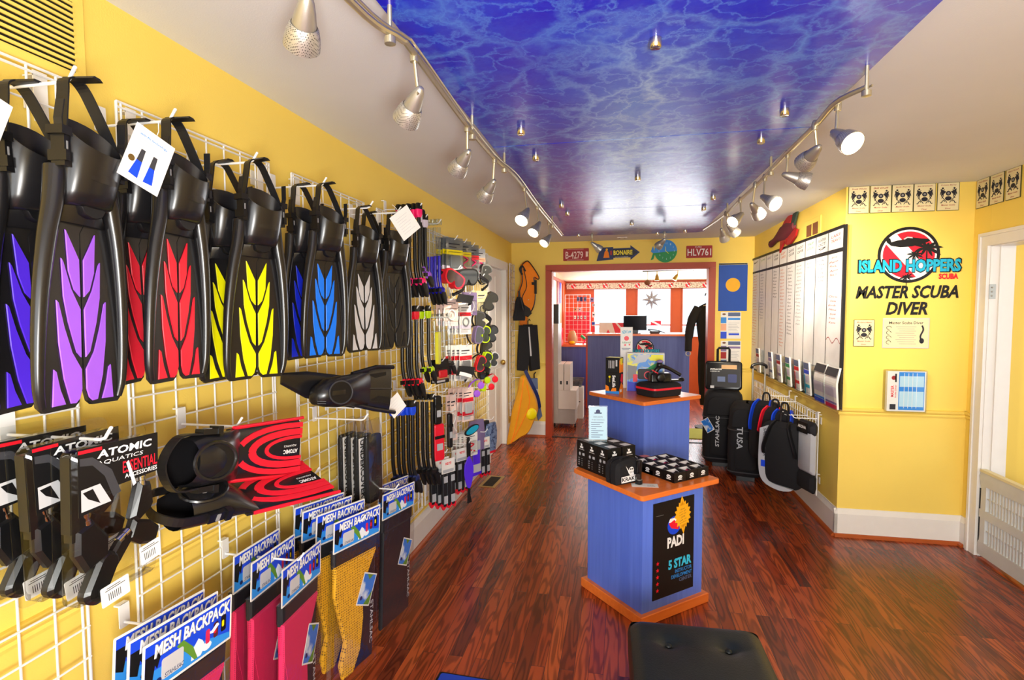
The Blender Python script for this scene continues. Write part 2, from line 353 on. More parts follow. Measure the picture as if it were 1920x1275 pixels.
# ================================================================== THE ROOM
ZC, XL, XR, YB, YJ, XE, YF = 2.345, -1.30, 1.455, 6.487, 3.992, 2.20, -2.45
def slab(g, x0, x1, y0, y1, z0, z1): return g.box((x0+x1)/2, (y0+y1)/2, (z0+z1)/2, x1-x0, y1-y0, z1-z0)
struct('floor', slab(G('oak_floor'), -3.2, 4.6, YF-.3, 10.7, -.08, 0))
struct('ceiling', slab(slab(G('ceiling_paint'), -3.2, 4.6, YF-.3, YB+.13, ZC, ZC+.1), 0, .001, YF, YF+.001, ZC+.01, ZC+.02))
T = .12
g = G('yellow_paint'); slab(g, XL-T, XL, YF, 5.27, 0, ZC); slab(g, XL-T, XL, 6.06, YB, 0, ZC); slab(g, XL-T, XL, 5.27, 6.06, 2.0, ZC); struct('wall_left', g)
OX0, OX1, OZ = -.82, .985, 2.01      # opening to the porch
g = G('yellow_paint'); slab(g, XL-T, OX0, YB, YB+T, 0, ZC); slab(g, OX1, XR+T, YB, YB+T, 0, ZC); slab(g, OX0, OX1, YB, YB+T, OZ, ZC); struct('wall_back', g)
struct('wall_right', slab(G('yellow_paint'), XR, XR+T, YJ+T, YB, 0, ZC))
struct('wall_return', slab(G('yellow_paint'), XR, XE+T+.4, YJ, YJ+T, 0, ZC))
DY1, DY0, DZ = 3.835, 2.95, 1.935     # doorway on the right
g = G('yellow_paint'); slab(g, XE, XE+T, DY1+.001, YJ, 0, ZC); slab(g, XE, XE+T, YF, DY0, 0, ZC); slab(g, XE, XE+T, DY0, DY1, DZ, ZC); struct('wall_entry', g)
g = G('yellow_paint'); slab(g, XL-T, -1.15, YF-T, YF, 0, ZC); slab(g, 1.85, XE+T, YF-T, YF, 0, ZC); slab(g, -1.15, 1.85, YF-T, YF, 0, .5); slab(g, -1.15, 1.85, YF-T, YF, 2.2, ZC); struct('wall_front', g)
g = G('white_trim')
for x in (-1.15, .35, 1.85): slab(g, x-.04, x+.04, YF-.06, YF+.03, .5, 2.2)
for z in (.5, 2.2): slab(g, -1.19, 1.89, YF-.06, YF+.03, z-.04, z+.04)
w = struct('window_1', g); p = part('window_pane', slab(G('window_glass'), -1.15, 1.85, YF-.05, YF-.045, .5, 2.2), w)  # unseen window, put in to light the room from behind the camera
# baseboards with bevelled cap and stained shoe
def baseboard(name, x0, y0, x1, y1, nx, ny, h=.185):
    d = Vector((x1-x0, y1-y0, 0)); L = d.length; u = d.normalized(); n = Vector((nx, ny, 0))
    M = basis((x0, y0, 0), u, (0, 0, 1), n)
    g = G('white_trim').at(M); prof = [(0, 0), (.02, 0), (.02, h-.035), (.008, h-.008), (.006, h), (0, h)]
    g.loft([[(t, b, a) for a, b in prof] for t in (0, L)], False); g.use('shoe_wood')
    g.loft([[(t, b, a) for a, b in [(.019, 0), (.038, 0), (.036, .012), (.027, .02), (.019, .022)]] for t in (-.0, L)], False)
    return struct(name, g)
baseboard('baseboard_left', XL, YF, XL, 5.18, 1, 0, .19); baseboard('baseboard_left_far', XL, 6.15, XL, YB, 1, 0)
baseboard('baseboard_back_left', XL, YB, OX0-.065, YB, 0, -1); baseboard('baseboard_back_right', OX1+.065, YB, XR, YB, 0, -1)
baseboard('baseboard_right', XR, YJ-.02, XR, YB, -1, 0, .19); baseboard('baseboard_return', XR-.02, YJ, XE, YJ, 0, -1, .19)
baseboard('baseboard_entry', XE, DY1+.09, XE, YJ, -1, 0, .19); baseboard('baseboard_entry_near', XE, YF, XE, DY0-.09, -1, 0, .19)
def rail(name, x0, y0, x1, y1, nx, ny, z=.862):
    d = Vector((x1-x0, y1-y0, 0)); L = d.length; M = basis((x0, y0, z), d.normalized(), (0, 0, 1), (nx, ny, 0))
    g = G('yellow_paint').at(M); prof = [(0, -.03), (.008, -.03), (.012, -.02), (.01, -.012), (.02, 0), (.022, .012), (.014, .016), (0, .016)]
    g.loft([[(t, b, a) for a, b in prof] for t in (0, L)], False); return struct(name, g)
rail('trim_1', XL, YF, XL, 5.18, 1, 0, .845); rail('trim_2', XL, YB, OX0-.065, YB, 0, -1, .88); rail('trim_3', XR, YJ, XR, YB, -1, 0); rail('trim_4', XR-.01, YJ, XE, YJ, 0, -1); rail('trim_5', OX1+.065, YB, XR, YB, 0, -1)
rail('trim_6', XE, DY1+.09, XE, YJ, -1, 0)
# orange wood casing of the porch opening
g = G('orange_wood')
for x, s in ((OX0, -1), (OX1, 1)):
    slab(g, min(x, x+s*.062), max(x, x+s*.062), YB-.022, YB-.0005, 0, OZ-.001); slab(g, min(x, x-s*.014), max(x, x-s*.014), YB-.021, YB+T+.02, 0, OZ)
slab(g, OX0-.062, OX1+.062, YB-.024, YB-.0005, OZ, OZ+.062); slab(g, OX0, OX1, YB-.021, YB+T+.02, OZ-.014, OZ)
struct('trim_7', g)
# white casing and door on the left wall near the back
g = G('white_trim'); slab(g, XL+.0005, XL+.022, 5.18, 5.27, 0, 1.999); slab(g, XL+.0005, XL+.022, 6.06, 6.15, 0, 1.999); slab(g, XL+.0005, XL+.024, 5.18, 6.15, 2.0, 2.08); slab(g, XL-T+.001, XL+.02, 5.2705, 5.28, 0, 1.99); slab(g, XL-T+.001, XL+.02, 6.05, 6.0595, 0, 1.99); slab(g, XL-T+.001, XL+.02, 5.2705, 6.0595, 1.99, 1.9995); struct('trim_8', g)
g = G('white_trim'); slab(g, XL-.07, XL-.03, 5.282, 6.048, .01, 1.985)
for (z0, z1) in ((.2, .9), (1.05, 1.9)):
    for y0 in (5.36, 5.72): slab(g, XL-.03, XL-.024, y0, y0+.27, z0, z1)
d = struct('door_1', g); part('door_knob', G('gold_metal').ball((XL-.0, 5.98, .95), .03), d)
# right doorway: casing, stop, hinge plate
g = G('white_trim')
CW = .068
slab(g, XE-.018, XE, DY1-.012, DY1+CW, 0, DZ-.012); slab(g, XE-.026, XE-.018, DY1+CW-.02, DY1+CW, 0, DZ+CW-.02)
slab(g, XE-.018, XE, DY0-CW, DY0+.012, 0, DZ-.012); slab(g, XE-.018, XE, DY0-CW, DY1+CW, DZ-.012, DZ+CW); slab(g, XE-.026, XE-.018, DY0-CW, DY1+CW, DZ+CW-.02, DZ+CW)
slab(g, XE+.0005, XE+T+.01, DY1-.016, DY1-.0005, 0, DZ-.016); slab(g, XE+.0005, XE+T+.01, DY0+.0005, DY0+.016, 0, DZ-.016); slab(g, XE+.0005, XE+T+.01, DY0+.0005, DY1-.0005, DZ-.016, DZ-.0005)
slab(g, XE+.045, XE+.06, DY1-.028, DY1-.016, 0, DZ-.016)
t9 = struct('trim_9', g); gh = G('steel'); slab(gh, XE-.002, XE+.032, DY1-.019, DY1-.016, 1.60, 1.69)
for z in (1.62, 1.645, 1.67): gh.ball((XE+.012, DY1-.02, z), .005)
part('hinge_plate', gh, t9)
# room beyond the right doorway: yellow wall, orange door casing
g = G('yellow_paint'); slab(g, XE+T, 4.4, 4.35, 4.45, 0, ZC); struct('wall_side_room', g)
struct('wall_side_far', slab(G('cream'), 4.4, 4.5, 1.5, 4.45, 0, ZC))
g = G('peach'); slab(g, 2.62, 3.45, 4.31, 4.35, 0, 2.05); struct('door_2', g)
g = G('brown'); slab(g, 2.575, 2.62, 4.29, 4.35, 0, 2.1); slab(g, 3.45, 3.5, 4.29, 4.35, 0, 2.1); struct('trim_10', g)
# porch behind
PY, PXL, PXR = 10.2, -1.03, 2.5
def zcp(y): return lerp(2.36, 2.05, (y-YB-T)/(PY-YB-T))
g = G('porch_ceiling'); y0, y1 = YB+T, PY
g.add([(-1.2, y0, zcp(y0)), (PXR, y0, zcp(y0)), (PXR, y1, zcp(y1)), (-1.2, y1, zcp(y1)), (-1.2, y0, 2.5), (PXR, y0, 2.5), (PXR, y1, 2.5), (-1.2, y1, 2.5)], [(0, 3, 2, 1), (4, 5, 6, 7), (0, 1, 5, 4), (1, 2, 6, 5), (2, 3, 7, 6), (3, 0, 4, 7)]); struct('ceiling_porch', g)
struct('wall_porch_left', slab(G('peach'), PXL-.1, PXL, YB+T, PY, 0, 2.45))
g = G('peach'); slab(g, PXR, PXR+.1, YB+T, 7.2, 0, 2.45); slab(g, PXR, PXR+.1, 7.2, 9.8, 0, .9); slab(g, PXR, PXR+.1, 7.2, 9.8, 2.05, 2.45); slab(g, PXR, PXR+.1, 9.8, PY, 0, 2.45); struct('wall_porch_right', g)
WX = [-.505, .115, .285, .905, 1.075, 1.72, 1.9, 2.45]; WZ0, WZ1 = 1.02, 1.93
g = G('porch_orange'); slab(g, PXL-.1, WX[0], PY, PY+.1, 0, 2.45); slab(g, WX[0], PXR+.1, PY, PY+.1, 0, WZ0); slab(g, WX[0], PXR+.1, PY, PY+.1, WZ1, 2.45)
slab(g, WX[1], WX[2], PY, PY+.1, WZ0, WZ1); slab(g, WX[3], WX[4], PY, PY+.1, WZ0, WZ1); slab(g, WX[5], WX[6], PY, PY+.1, WZ0, WZ1); slab(g, WX[7], PXR+.1, PY, PY+.1, WZ0, WZ1)
struct('wall_porch_end', g)
for i in range(4):
    a, b = WX[2*i], WX[2*i+1]; g = G('porch_orange'); f = .022
    slab(g, a, a+f, PY-.01, PY+.04, WZ0, WZ1); slab(g, b-f, b, PY-.01, PY+.04, WZ0, WZ1); slab(g, a, b, PY-.01, PY+.04, WZ0, WZ0+f); slab(g, a, b, PY-.01, PY+.04, WZ1-f, WZ1); slab(g, a, b, PY-.008, PY+.03, 1.24, 1.262)
    w = struct('window_%d' % (i+2), g); part('window_pane', slab(G('window_glass'), a+f, b-f, PY+.01, PY+.014, WZ0+f, WZ1-f), w)
# cornice moulding and border of the porch
slab(g := G('orange_wood'), PXL, PXR, PY-.06, PY, 2.02, 2.06); slab(g, PXL, PXR, PY-.035, PY, 1.985, 2.0); slab(g, PXL, PXL+.03, YB+T, PY, 2.0, 2.05); struct('trim_11', g)
slab(g := G('porch_orange'), PXL, PXL+.02, PY-.5, PY, 0, 2.0); struct('trim_12', g)
struct('trim_13', slab(G('dark_metal'), OX0, OX1, YB-.02, YB+.01, 0, .006))   # threshold strip
# ================================================================== CEILING: printed water panels, standoffs, track lights
PZ = 2.30
mx0, mx1 = at(709, 0, z=PZ).x-.005, at(1768, 0, z=PZ).x
far = [at(1034, 416, z=PZ), at(1049, 436, z=PZ), at(1056, 441, z=PZ), at(1316, 431.5, z=PZ), at(1338, 417, z=PZ)]
s1, s2, y_end = 2.50, 4.19, 5.66
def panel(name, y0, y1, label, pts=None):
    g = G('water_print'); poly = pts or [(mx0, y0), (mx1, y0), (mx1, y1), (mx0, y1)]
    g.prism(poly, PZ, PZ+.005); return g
PNL = [(.82, s1-.007, 'blue water print ceiling panel nearest the camera, glowing caustic lines', None), (s1, s2-.007, 'blue water print ceiling panel between the two long cross seams', None),
       (s2, y_end, 'blue water print ceiling panel farthest back, with cut corners above the wide opening', [(mx0, s2), (mx1, s2), (mx1, far[4].y), (far[3].x+.03, y_end-.06), (far[3].x-.03, y_end), (far[2].x+.03, y_end), (far[2].x-.02, y_end-.06), (mx0, far[0].y)])]
SO = [[(.09, 1.60), (-.41, 2.26), (.60, 2.25), (-.41, 1.1), (.6, 1.1)], [(-.41, 2.66), (.60, 2.60), (.09, 3.20), (-.42, 3.92), (.60, 3.86)], [(-.41, 4.26), (.60, 4.28), (.09, 4.89), (-.42, 5.55), (.60, 5.46), (.35, 5.58)]]
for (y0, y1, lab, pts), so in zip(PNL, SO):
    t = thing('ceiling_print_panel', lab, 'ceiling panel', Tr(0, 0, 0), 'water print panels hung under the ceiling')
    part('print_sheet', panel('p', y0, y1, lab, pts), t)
    for x, y in so:
        g = G('chrome').at(Tr(x, y, 0)); g.lathe([(.006, PZ+.0055), (.006, ZC)], 10); g.lathe([(.005, PZ-.027), (.014, PZ-.028), (.0165, PZ-.025), (.0165, PZ-.0005)], 18)
        part('standoff_cap', g, t)
def rail_track(name, label, pts, ys):
    t = thing(name, label, 'track light rail', I4, 'track light rails')
    c = curve3(pts, 6)
    part('rail', G('rail_metal').tube(c, .0085, 8).tube([p+Vector((.016, 0, .004)) for p in c], .0035, 6), t)
    for y in ys:
        p = min(c, key=lambda q: abs(q.y-y)); g = G('rail_metal').at(Tr(p.x, p.y, 0)); g.lathe([(.006, p.z-.02), (.006, ZC)], 8); g.lathe([(.004, p.z-.03), (.014, p.z-.028), (.014, p.z-.012), (.008, p.z-.01)], 12); g.lathe([(.022, ZC-.008), (.022, ZC)], 12)
        part('rail_support', g, t)
    return t
RZ = 2.235
def rp(px, py): return at(px, py, z=RZ)
railL = [Vector((-.60, -.6, RZ)), Vector((-.60, .4, RZ))]+[rp(*q) for q in [(655, 0), (750, 72), (776, 100), (875, 235), (926, 296), (966, 331), (1007, 386)]]+[Vector((-.545, 4.75, RZ)), Vector((-.545, 5.1, RZ))]
railR = [rp(*q) for q in [(1625, 163), (1567, 192), (1528, 235), (1476, 286), (1420, 345), (1388, 374), (1358, 403)]]+[Vector((.70, 5.0, RZ))]
rail_track('track_rail', 'long curving track light rail along the left edge of the blue ceiling panels', railL, [.7, 1.30, 2.05, 2.6, 4.4])
rail_track('track_rail', 'shorter track light rail along the right edge of the blue ceiling panels', railR, [1.9, 2.9, 4.2])
def spot_head(stem, tip, front, label, lit=False, toward=0, aim=None):
    S0 = at(*stem, z=RZ); T0 = at(*tip, y=S0.y); best = None
    for i in range(-60, 61):
        P1 = at(*front, y=T0.y+i*.004); d = (P1-T0).length
        if toward*i < 0: continue
        e = abs(d-.112)+abs(i)*(.0014 if lit else .00002)
        if best is None or e < best[0]: best = (e, P1)
    d = (best[1]-T0).normalized(); u = d.orthogonal().normalized(); v = d.cross(u)
    t = thing('track_spotlight', label, 'spotlight', Tr(*S0), 'track spotlights')
    M = Tr(*(-S0)) @ basis(T0, u, v, d)
    part('stem', G('rail_metal').lathe([(.011, -.02), (.012, .006), (.007, .016)], 10).tube([(0, 0, 0), T0-S0+d*.022], .0052, 8).tube([T0-S0+d*.01+u*.012, T0-S0+d*.03+u*.012], .004, 6), t)
    g = G('steel').at(M); g.lathe([(.004, 0), (.009, .003), (.015, .016), (.021, .04), (.025, .062), (.026, .07)], 22)
    g.use('perforated').lathe([(.027, .066), (.031, .072), (.036, .09), (.0385, .106), (.039, .116), (.037, .116), (.026, .075)], 22, False, True)
    part('shade', g, t)
    b = G('bulb' if lit else 'lens').at(M); b.lathe([(.006, .082), (.029, .102), (.030, .106), (.028, .108)], 18); part('bulb', b, t, 'lit halogen bulb' if lit else None)
    if lit:
        l = bpy.data.lights.new('spot', 'SPOT'); l.energy = 90 if aim.x > 1.4 and aim.x < 1.5 else 42; l.color = (1, .86, .66); l.spot_size = math.radians(62); l.spot_blend = .7; l.shadow_soft_size = .03
        o = bpy.data.objects.new('halogen_beam', l); COL.objects.link(o); o.parent = t
        dd = (aim-T0).normalized() if aim else d
        q = dd.to_track_quat('-Z', 'Y'); o.matrix_basis = Matrix.Translation(T0-S0+dd*.15) @ q.to_matrix().to_4x4()
WB = Vector((1.45, 4.9, 1.55))
spot_head((578, -60), (577, -12), (566, 84), 'large spotlight nearest the camera, hanging at the top left of the photo')
spot_head((776, 102), (790, 163), (762, 224), 'second spotlight on the left rail, perforated shade turned to the fins', toward=1)
spot_head((876, 237), (881, 281), (857, 320), 'third spotlight on the left rail, unlit, above the snorkel display', toward=1)
spot_head((927, 297), (928, 337), (908, 370), 'fourth spotlight on the left rail, unlit', toward=1)
spot_head((983, 352), (991, 391), (978, 413), 'lit spotlight on the left rail, first of its three lit ones', True, -1, Vector((-1.3, 3.9, 1.2)))
spot_head((1007, 387), (1013, 416), (1000, 436), 'lit spotlight on the left rail, middle of its three lit ones', True, -1, Vector((-1.3, 4.8, 1.3)))
spot_head((1029, 417), (1033, 440), (1020, 456), 'lit spotlight at the far end of the left rail beside the back wall', True, -1, Vector((-1.3, 5.4, 1.0)))
spot_head((1571, 197), (1560, 246), (1597, 268), 'lit spotlight at the near end of the right rail, lamp facing right', True, -1, Vector((1.85, 4.0, 1.3)))
spot_head((1528, 234), (1538, 273), (1508, 306), 'large unlit spotlight second on the right rail, shade pointing left', toward=1)
spot_head((1477, 288), (1466, 326), (1503, 337), 'lit spotlight third on the right rail, lamp facing right', True, -1, Vector((1.45, 4.3, 1.6)))
spot_head((1434, 332), (1427, 367), (1453, 382), 'lit spotlight fourth on the right rail, beside the darker shade pointing down', True, -1, Vector((1.45, 4.8, 1.7)))
spot_head((1416, 346), (1408, 381), (1423, 403), 'unlit spotlight on the right rail hanging just left of a lit one', toward=1)
spot_head((1388, 374), (1393, 399), (1374, 416), 'lit spotlight low on the right rail, warm lamp turned left', True, -1, Vector((1.45, 5.4, 1.6)))
spot_head((1361, 400), (1363, 421), (1380, 437), 'small brass toned spotlight near the far end of the right rail', toward=1)
spot_head((1353, 409), (1352, 428), (1359, 449), 'farthest spotlight on the right rail, pointing straight down', toward=1)
spot_head((1110, 441), (1108, 454), (1125, 468), 'spotlight in front of the arrow sign, pointing right', toward=1)
spot_head((1246, 437), (1248, 447), (1234, 462), 'spotlight in front of the fish clock, pointing left', toward=1)
g = G('white_card').at(Tr(.01, 6.24, ZC-.006)); g.prism(rrect(.11, .05, .01), 0, .006); g.use('dark_grey').box(-.028, 0, -.001, .018, .018, .002).box(.028, 0, -.001, .018, .018, .002)
solo('ceiling_outlet', g, 'small two hole plate on the ceiling above the arrow sign', 'outlet plate')

# ================================================================== DISPLAY PEDESTALS
def pedestal(name, label, cx, cy, H, top, body, ang, grp, poster=False):
    t = thing(name, label, 'pedestal', Tr(cx, cy, 0) @ Rz(ang), grp)
    b = body/2; g = G('blue_laminate'); g.prism([(-b, -b), (b, -b), (b, b), (-b, b)], .0, H-.028); part('body', g, t)
    s = body/2+.026; g = G('top_wood'); g.prism([(-s, -s), (s, -s), (s, s), (-s, s)], .0, .052, .004)
    part('plinth_trim', g, t)
    part('wooden_top', G('top_wood').prism(rrect(top, top, .018, 4), H-.026, H, .003), t)
    return t
K1 = (.13, 2.955); K1A = 41.5; H1 = .668
k1 = pedestal('display_pedestal', 'short blue pedestal in front carrying black boxes and a black poster', K1[0], K1[1], H1, .545, .425, K1A, 'blue display pedestals')
K2 = (.165, 3.93); K2A = 43; H2 = .952
k2 = pedestal('display_pedestal', 'tall blue pedestal behind carrying the camera boxes and red striped case', K2[0], K2[1], H2, .555, .44, K2A, 'blue display pedestals')
def star(r1, r2, n, cx=0, cy=0, a0=90, sy=1): return [(cx+(r1 if i % 2 == 0 else r2)*math.cos(math.radians(a0+180*i/n)), cy+sy*(r1 if i % 2 == 0 else r2)*math.sin(math.radians(a0+180*i/n))) for i in range(2*n)]
# poster on the right-front face of the short pedestal
MP = Tr(*K1, 0) @ Rz(K1A) @ basis((0, -.2135, .345), (1, 0, 0), (0, 0, 1), (0, -1, 0))
# the face seen on the right of the near edge is local -Y
g = G('black').at(); pw, ph = .288, .49
g.prism([(-pw/2, -ph/2), (pw/2, -ph/2), (pw/2, ph/2), (-pw/2, ph/2)], 0, .003)
z = .0036
g.use('blue').flat(circ(.047, 26, .0, .112), z); g.use('white').flat([(-.03, .15), (.03, .15), (.04, .13), (-.04, .13)], z+.0002)
g.use('fin_red').flat([(-.038, .125), (.0, .14), (.036, .1), (.028, .085), (-.02, .1)], z+.0004)
g.use('white').text('PADI', .012, .028, .118, .056, z, .045)
g.use('cyan').text('5 STAR', .045, -.088, .166, .05, z, .045)
g.use('sky_blue').text('INSTRUCTOR', .07, -.130, .12, .019, z, .012); g.text('DEVELOPMENT', .058, -.156, .148, .019, z, .012); g.use('slate').text('CENTER', .085, -.181, .09, .019, z, .012)
g.use('red')
for i in range(5): g.flat(star(.0125, .0052, 5, -.112, -.062-.0345*i), z)
g.use('grey').box(-.1, .18, .0034, .05, .0012, .0006)
solo('dive_center_poster', g, 'black five star diving poster on the right front face of the short blue pedestal', 'poster', MP)
g = G('orange_star').prism([(p[0]*.8, p[1]) for p in star(.075, .058, 16)], 0, .0015); g.prism([(0, .1), (.02, .05), (-.02, .05)], 0, .0015).prism([(0, -.1), (-.02, -.05), (.02, -.05)], 0, .0015)
g.use('brown')
for i in range(6): g.text(['free', 'your gift', 'with any', 'course', 'ask us', 'today'][i], 0, .032-.014*i, .05 if i not in (0, 3) else .03, .008, .0018, 0, .2, 6)
solo('starburst_sticker', g, 'orange starburst sign stuck to the top of the black poster', 'sticker', MP @ Tr(.058, .155, .0045) @ Rz(4))
TOP1 = Tr(*K1, H1) @ Rz(K1A)
def ontop(M, px, py, z): p = at(px, py, z=z); return p
def white_logo(g, cx, cy, w, h, z):
    g.use('white').flat([(cx-w*.5, cy-h*.5), (cx+w*.5, cy-h*.5), (cx+w*.5, cy-h*.15), (cx-w*.5, cy-h*.15)], z); g.flat(circ(w*.22, 10, cx, cy+h*.12), z); g.flat([(cx-w*.4, cy+h*.5), (cx-w*.1, cy+h*.1), (cx-w*.2, cy)], z)
# tall printed black light boxes, row of three, at the left corner
def light_box(loc, label):
    t = thing('light_box', label, 'box', loc, 'black light boxes on the short pedestal')
    w, d, h = .092, .1, .152
    g = G('box_print'); g.use('black').box(0, 0, h/2, w, d, h)
    for M in (basis((0, -d/2, 0), (1, 0, 0), (0, 0, 1), (0, -1, 0)), basis((-w/2, 0, 0), (0, -1, 0), (0, 0, 1), (-1, 0, 0))):
        g.at(M); white_logo(g, 0, h*.84, .032, .03, .0008); g.use('light_grey').rect(-.026, h*.68, .026, h*.70, .0008)
        g.use('dark_grey').flat(circ(.014, 12, -.018, h*.52), .0008); g.use('silver_card').flat(circ(.009, 10, -.018, h*.52), .001); g.rect(.008, h*.48, .03, h*.57, .0008)
        g.use('grey'); 
        for i in range(4): g.rect(-.034, h*(.1+.08*i), -.02, h*(.14+.08*i), .0008); g.rect(.0, h*(.1+.08*i), .008, h*(.13+.08*i), .0008)
    g.at(I4); g.use('white').rect(-.02, -.035, .03, .02, h+.0008) ; part('carton', g, t); return t
# ---- things on the short pedestal (pedestal frame: -Y is its right front face, -X its left front face)
ROWN = ['nearest the camera', 'in the middle', 'at the far end']
lb = light_box(TOP1 @ Tr(-.187, .067, .0005), 'printed black light box in the outer left row, nearest the camera')
for i in range(3):
    for j in range(2):
        if i == 0 and j == 0: continue
        dup(lb, TOP1 @ Tr(-.187+.1*j, .067+.0885*i, .0005), 'printed black light box in the %s row, %s' % ('outer left' if j == 0 else 'inner right', ROWN[i]), 'black light boxes on the short pedestal').scale = (.98, .86, 1)
lb.scale = (.98, .86, 1)
t = thing('zip_case', 'black rounded zip case with a white logo and lettering, before the light boxes', 'case', TOP1 @ Tr(-.198, -.062, 0))
g = G('black_fabric').at(basis((0, .06, 0), (1, 0, 0), (0, 0, 1), (0, -1, 0)))
pr = [(-.078, .003), (.0, .001), (.078, .003), (.083, .03), (.083, .085), (.07, .112), (.03, .122), (-.03, .122), (-.07, .112), (-.083, .085), (-.083, .03)]
pr = [(p.x, p.y) for p in curve3([(*p, 0) for p in pr+[pr[0]]], 4)[:-1]]
g.prism(pr, 0, .105, .016, True); part('case_body', g, t)
g = G('black_plastic').at(basis((0, .06, 0), (1, 0, 0), (0, 0, 1), (0, -1, 0))); g.tube([(p[0]*1.0, p[1]*1.0+.001, .05) for p in pr], .0035, 6, closed=True); part('zipper', g, t)
g = G('black_fabric'); g.strip(curve3([(-.03, .0, .119), (-.02, 0, .132), (.02, 0, .132), (.03, 0, .119)], 5), .018, .004, (0, 1, 0)); part('carry_loop', g, t)
g = G('white').at(basis((.008, -.0458, .0), (1.25, 0, 0), (0, 0, 1.2), (0, -1, 0))); g.prism([(-.052, .012), (.052, .014), (.052, .040), (-.052, .038)], 0, .0008); g.prism(circ(.013, 12, .0, .062), 0, .0008).prism([(-.03, .082), (-.012, .045), (-.005, .05)], 0, .0008).prism([(-.01, .04), (.014, .04), (.01, .056), (-.008, .056)], 0, .0008)
g.use('black').text('KRAKEN', 0, .0262, .098, .017, .001, .03); g.use('black').flat(circ(.004, 8, -.004, .066), .001).flat(circ(.004, 8, .006, .066), .001); part('logo_print', g, t)
def window_box(M, col, label):
    t = thing('window_box', label, 'box', M, 'window boxes on the short pedestal')
    w, d, h = .083, .0735, .05
    g = G('black'); wt = .007
    g.box(0, 0, h*.25, w, d, h*.5).box(-w/2+wt/2, 0, h*.5, wt, d, h-.0006).box(w/2-wt/2, 0, h*.5, wt, d, h-.0006).box(0, -d/2+wt/2, h*.5, w-2*wt, wt, h-.0006).box(0, d/2-wt/2, h*.5, w-2*wt, wt, h-.0006)
    for Mf, ww in ((basis((0, -d/2, 0), (1, 0, 0), (0, 0, 1), (0, -1, 0)), w), (basis((-w/2, 0, 0), (0, -1, 0), (0, 0, 1), (-1, 0, 0)), d)):
        g.at(Mf).use('white'); g.flat(circ(.0145, 16, 0, .027, .009), .0006); g.rect(-.016, .012, .014, .016, .0006); g.use('dark_grey').rect(-.010, .025, .01, .028, .0008)
    part('carton', g, t)
    g = G('white').at(); g.add([(-w/2+wt, -d/2+wt, h*.5), (w/2-wt, -d/2+wt, h*.5), (w/2-wt, d/2-wt, h-.002), (-w/2+wt, d/2-wt, h-.002)], [(0, 1, 2, 3)]); part('inner_tray', g, t)
    g = G(col).at(Tr(.004, -.008, h*.5+.011)); g.ball((0, 0, 0), .02, .013, .010); g.use('black_plastic').at(Tr(.004, -.008, h*.5+.019)).lathe([(.008, 0), (.008, .004), (.004, .005)], 12); part('boxed_light', g, t)
    return t
WBC = {}
COLN = ['left', 'middle', 'right']; RN = ['front', 'second', 'third', 'fourth', 'back']
cols = {(0, 0): 'dark_grey', (1, 0): 'pink', (2, 0): 'dark_grey', (0, 1): 'dark_grey', (1, 1): 'maroon', (2, 1): 'dark_grey', (0, 2): 'dark_grey', (1, 2): 'pink', (2, 2): 'dark_grey', (0, 3): 'dark_grey', (1, 3): 'pink', (2, 3): 'grey', (0, 4): 'grey'}
for (i, j), c in cols.items():
    M = TOP1 @ Tr(.046+.085*i, -.172+.0755*j, .0004); lab = 'black window box with a %s light inside, %s column, %s row' % ({'dark_grey': 'black', 'maroon': 'dark red', 'pink': 'pink', 'grey': 'grey'}[c], COLN[i], RN[j])
    if c in WBC: dup(WBC[c], M, lab, 'window boxes on the short pedestal')
    else: WBC[c] = window_box(M, c, lab)
g = G('white_card').at(TOP1 @ Tr(-.145, -.155, .0006) @ Rz(-38)); g.prism(rrect(.13, .055, .002), 0, .0008); g.use('dark_grey').text('kraken', .03, .005, .03, .01, .0010); g.rect(.012, -.012, .05, -.009, .0010); g.use('green').rect(-.045, .008, -.01, .022, .0010)
solo('price_card', g, 'white price card lying under the small black torch on the short pedestal', 'card')
t = thing('dive_torch', 'small black torch standing upright on the white card, side knob', 'torch', TOP1 @ Tr(-.155, -.125, .0016))
part('barrel', G('black_plastic').lathe([(.016, 0), (.018, .004), (.018, .02), (.0125, .026), (.0125, .085), (.015, .09), (.015, .118), (.011, .122)], 18), t)
g = G('black_plastic').at(Tr(-.012, -.01, .052) @ Rz(40) @ Ry(-90)); g.lathe([(.005, 0), (.005, .012), (.012, .013), (.013, .024), (.010, .028)], 14); part('knob', g, t)
part('ring', G('steel').at(Tr(0, 0, .0225)).lathe([(.0165, 0), (.0165, .002)], 16), t)
# sign holder on the light boxes
t = thing('sign_holder', 'clear sign holder with pale blue price list standing on the black light boxes', 'sign', TOP1 @ Tr(-.145, .21, .1535) @ Rz(-K1A+6))
g = G('acrylic').at(Rx(90-6)); g.prism(rrect(.105, .19, .003, 2, 0, .095), -.0022, .0022); g.at(I4).prism(rrect(.105, .07, .003, 2, 0, .0), 0, .003); part('holder', g, t)
g = G('pale_blue').at(Rx(90-6)); g.prism([(-.049, .003), (.049, .003), (.049, .185), (-.049, .185)], .0026, .0031); g.use('navy').flat(circ(.012, 14, 0, .158), .0033).rect(-.02, .146, .02, .153, .0033)
g.text('DIVE LIGHTS', 0, .128, .05, .007, .0033); g.text('All lights include battery', 0, .112, .07, .006, .0033); g.use('slate')
for i in range(8): g.rect(-.038, .096-.0115*i, [.03, .01, .02, -.01, .03, .0, .025, .01][i], .099-.0115*i, .0033)
part('price_list', g, t)
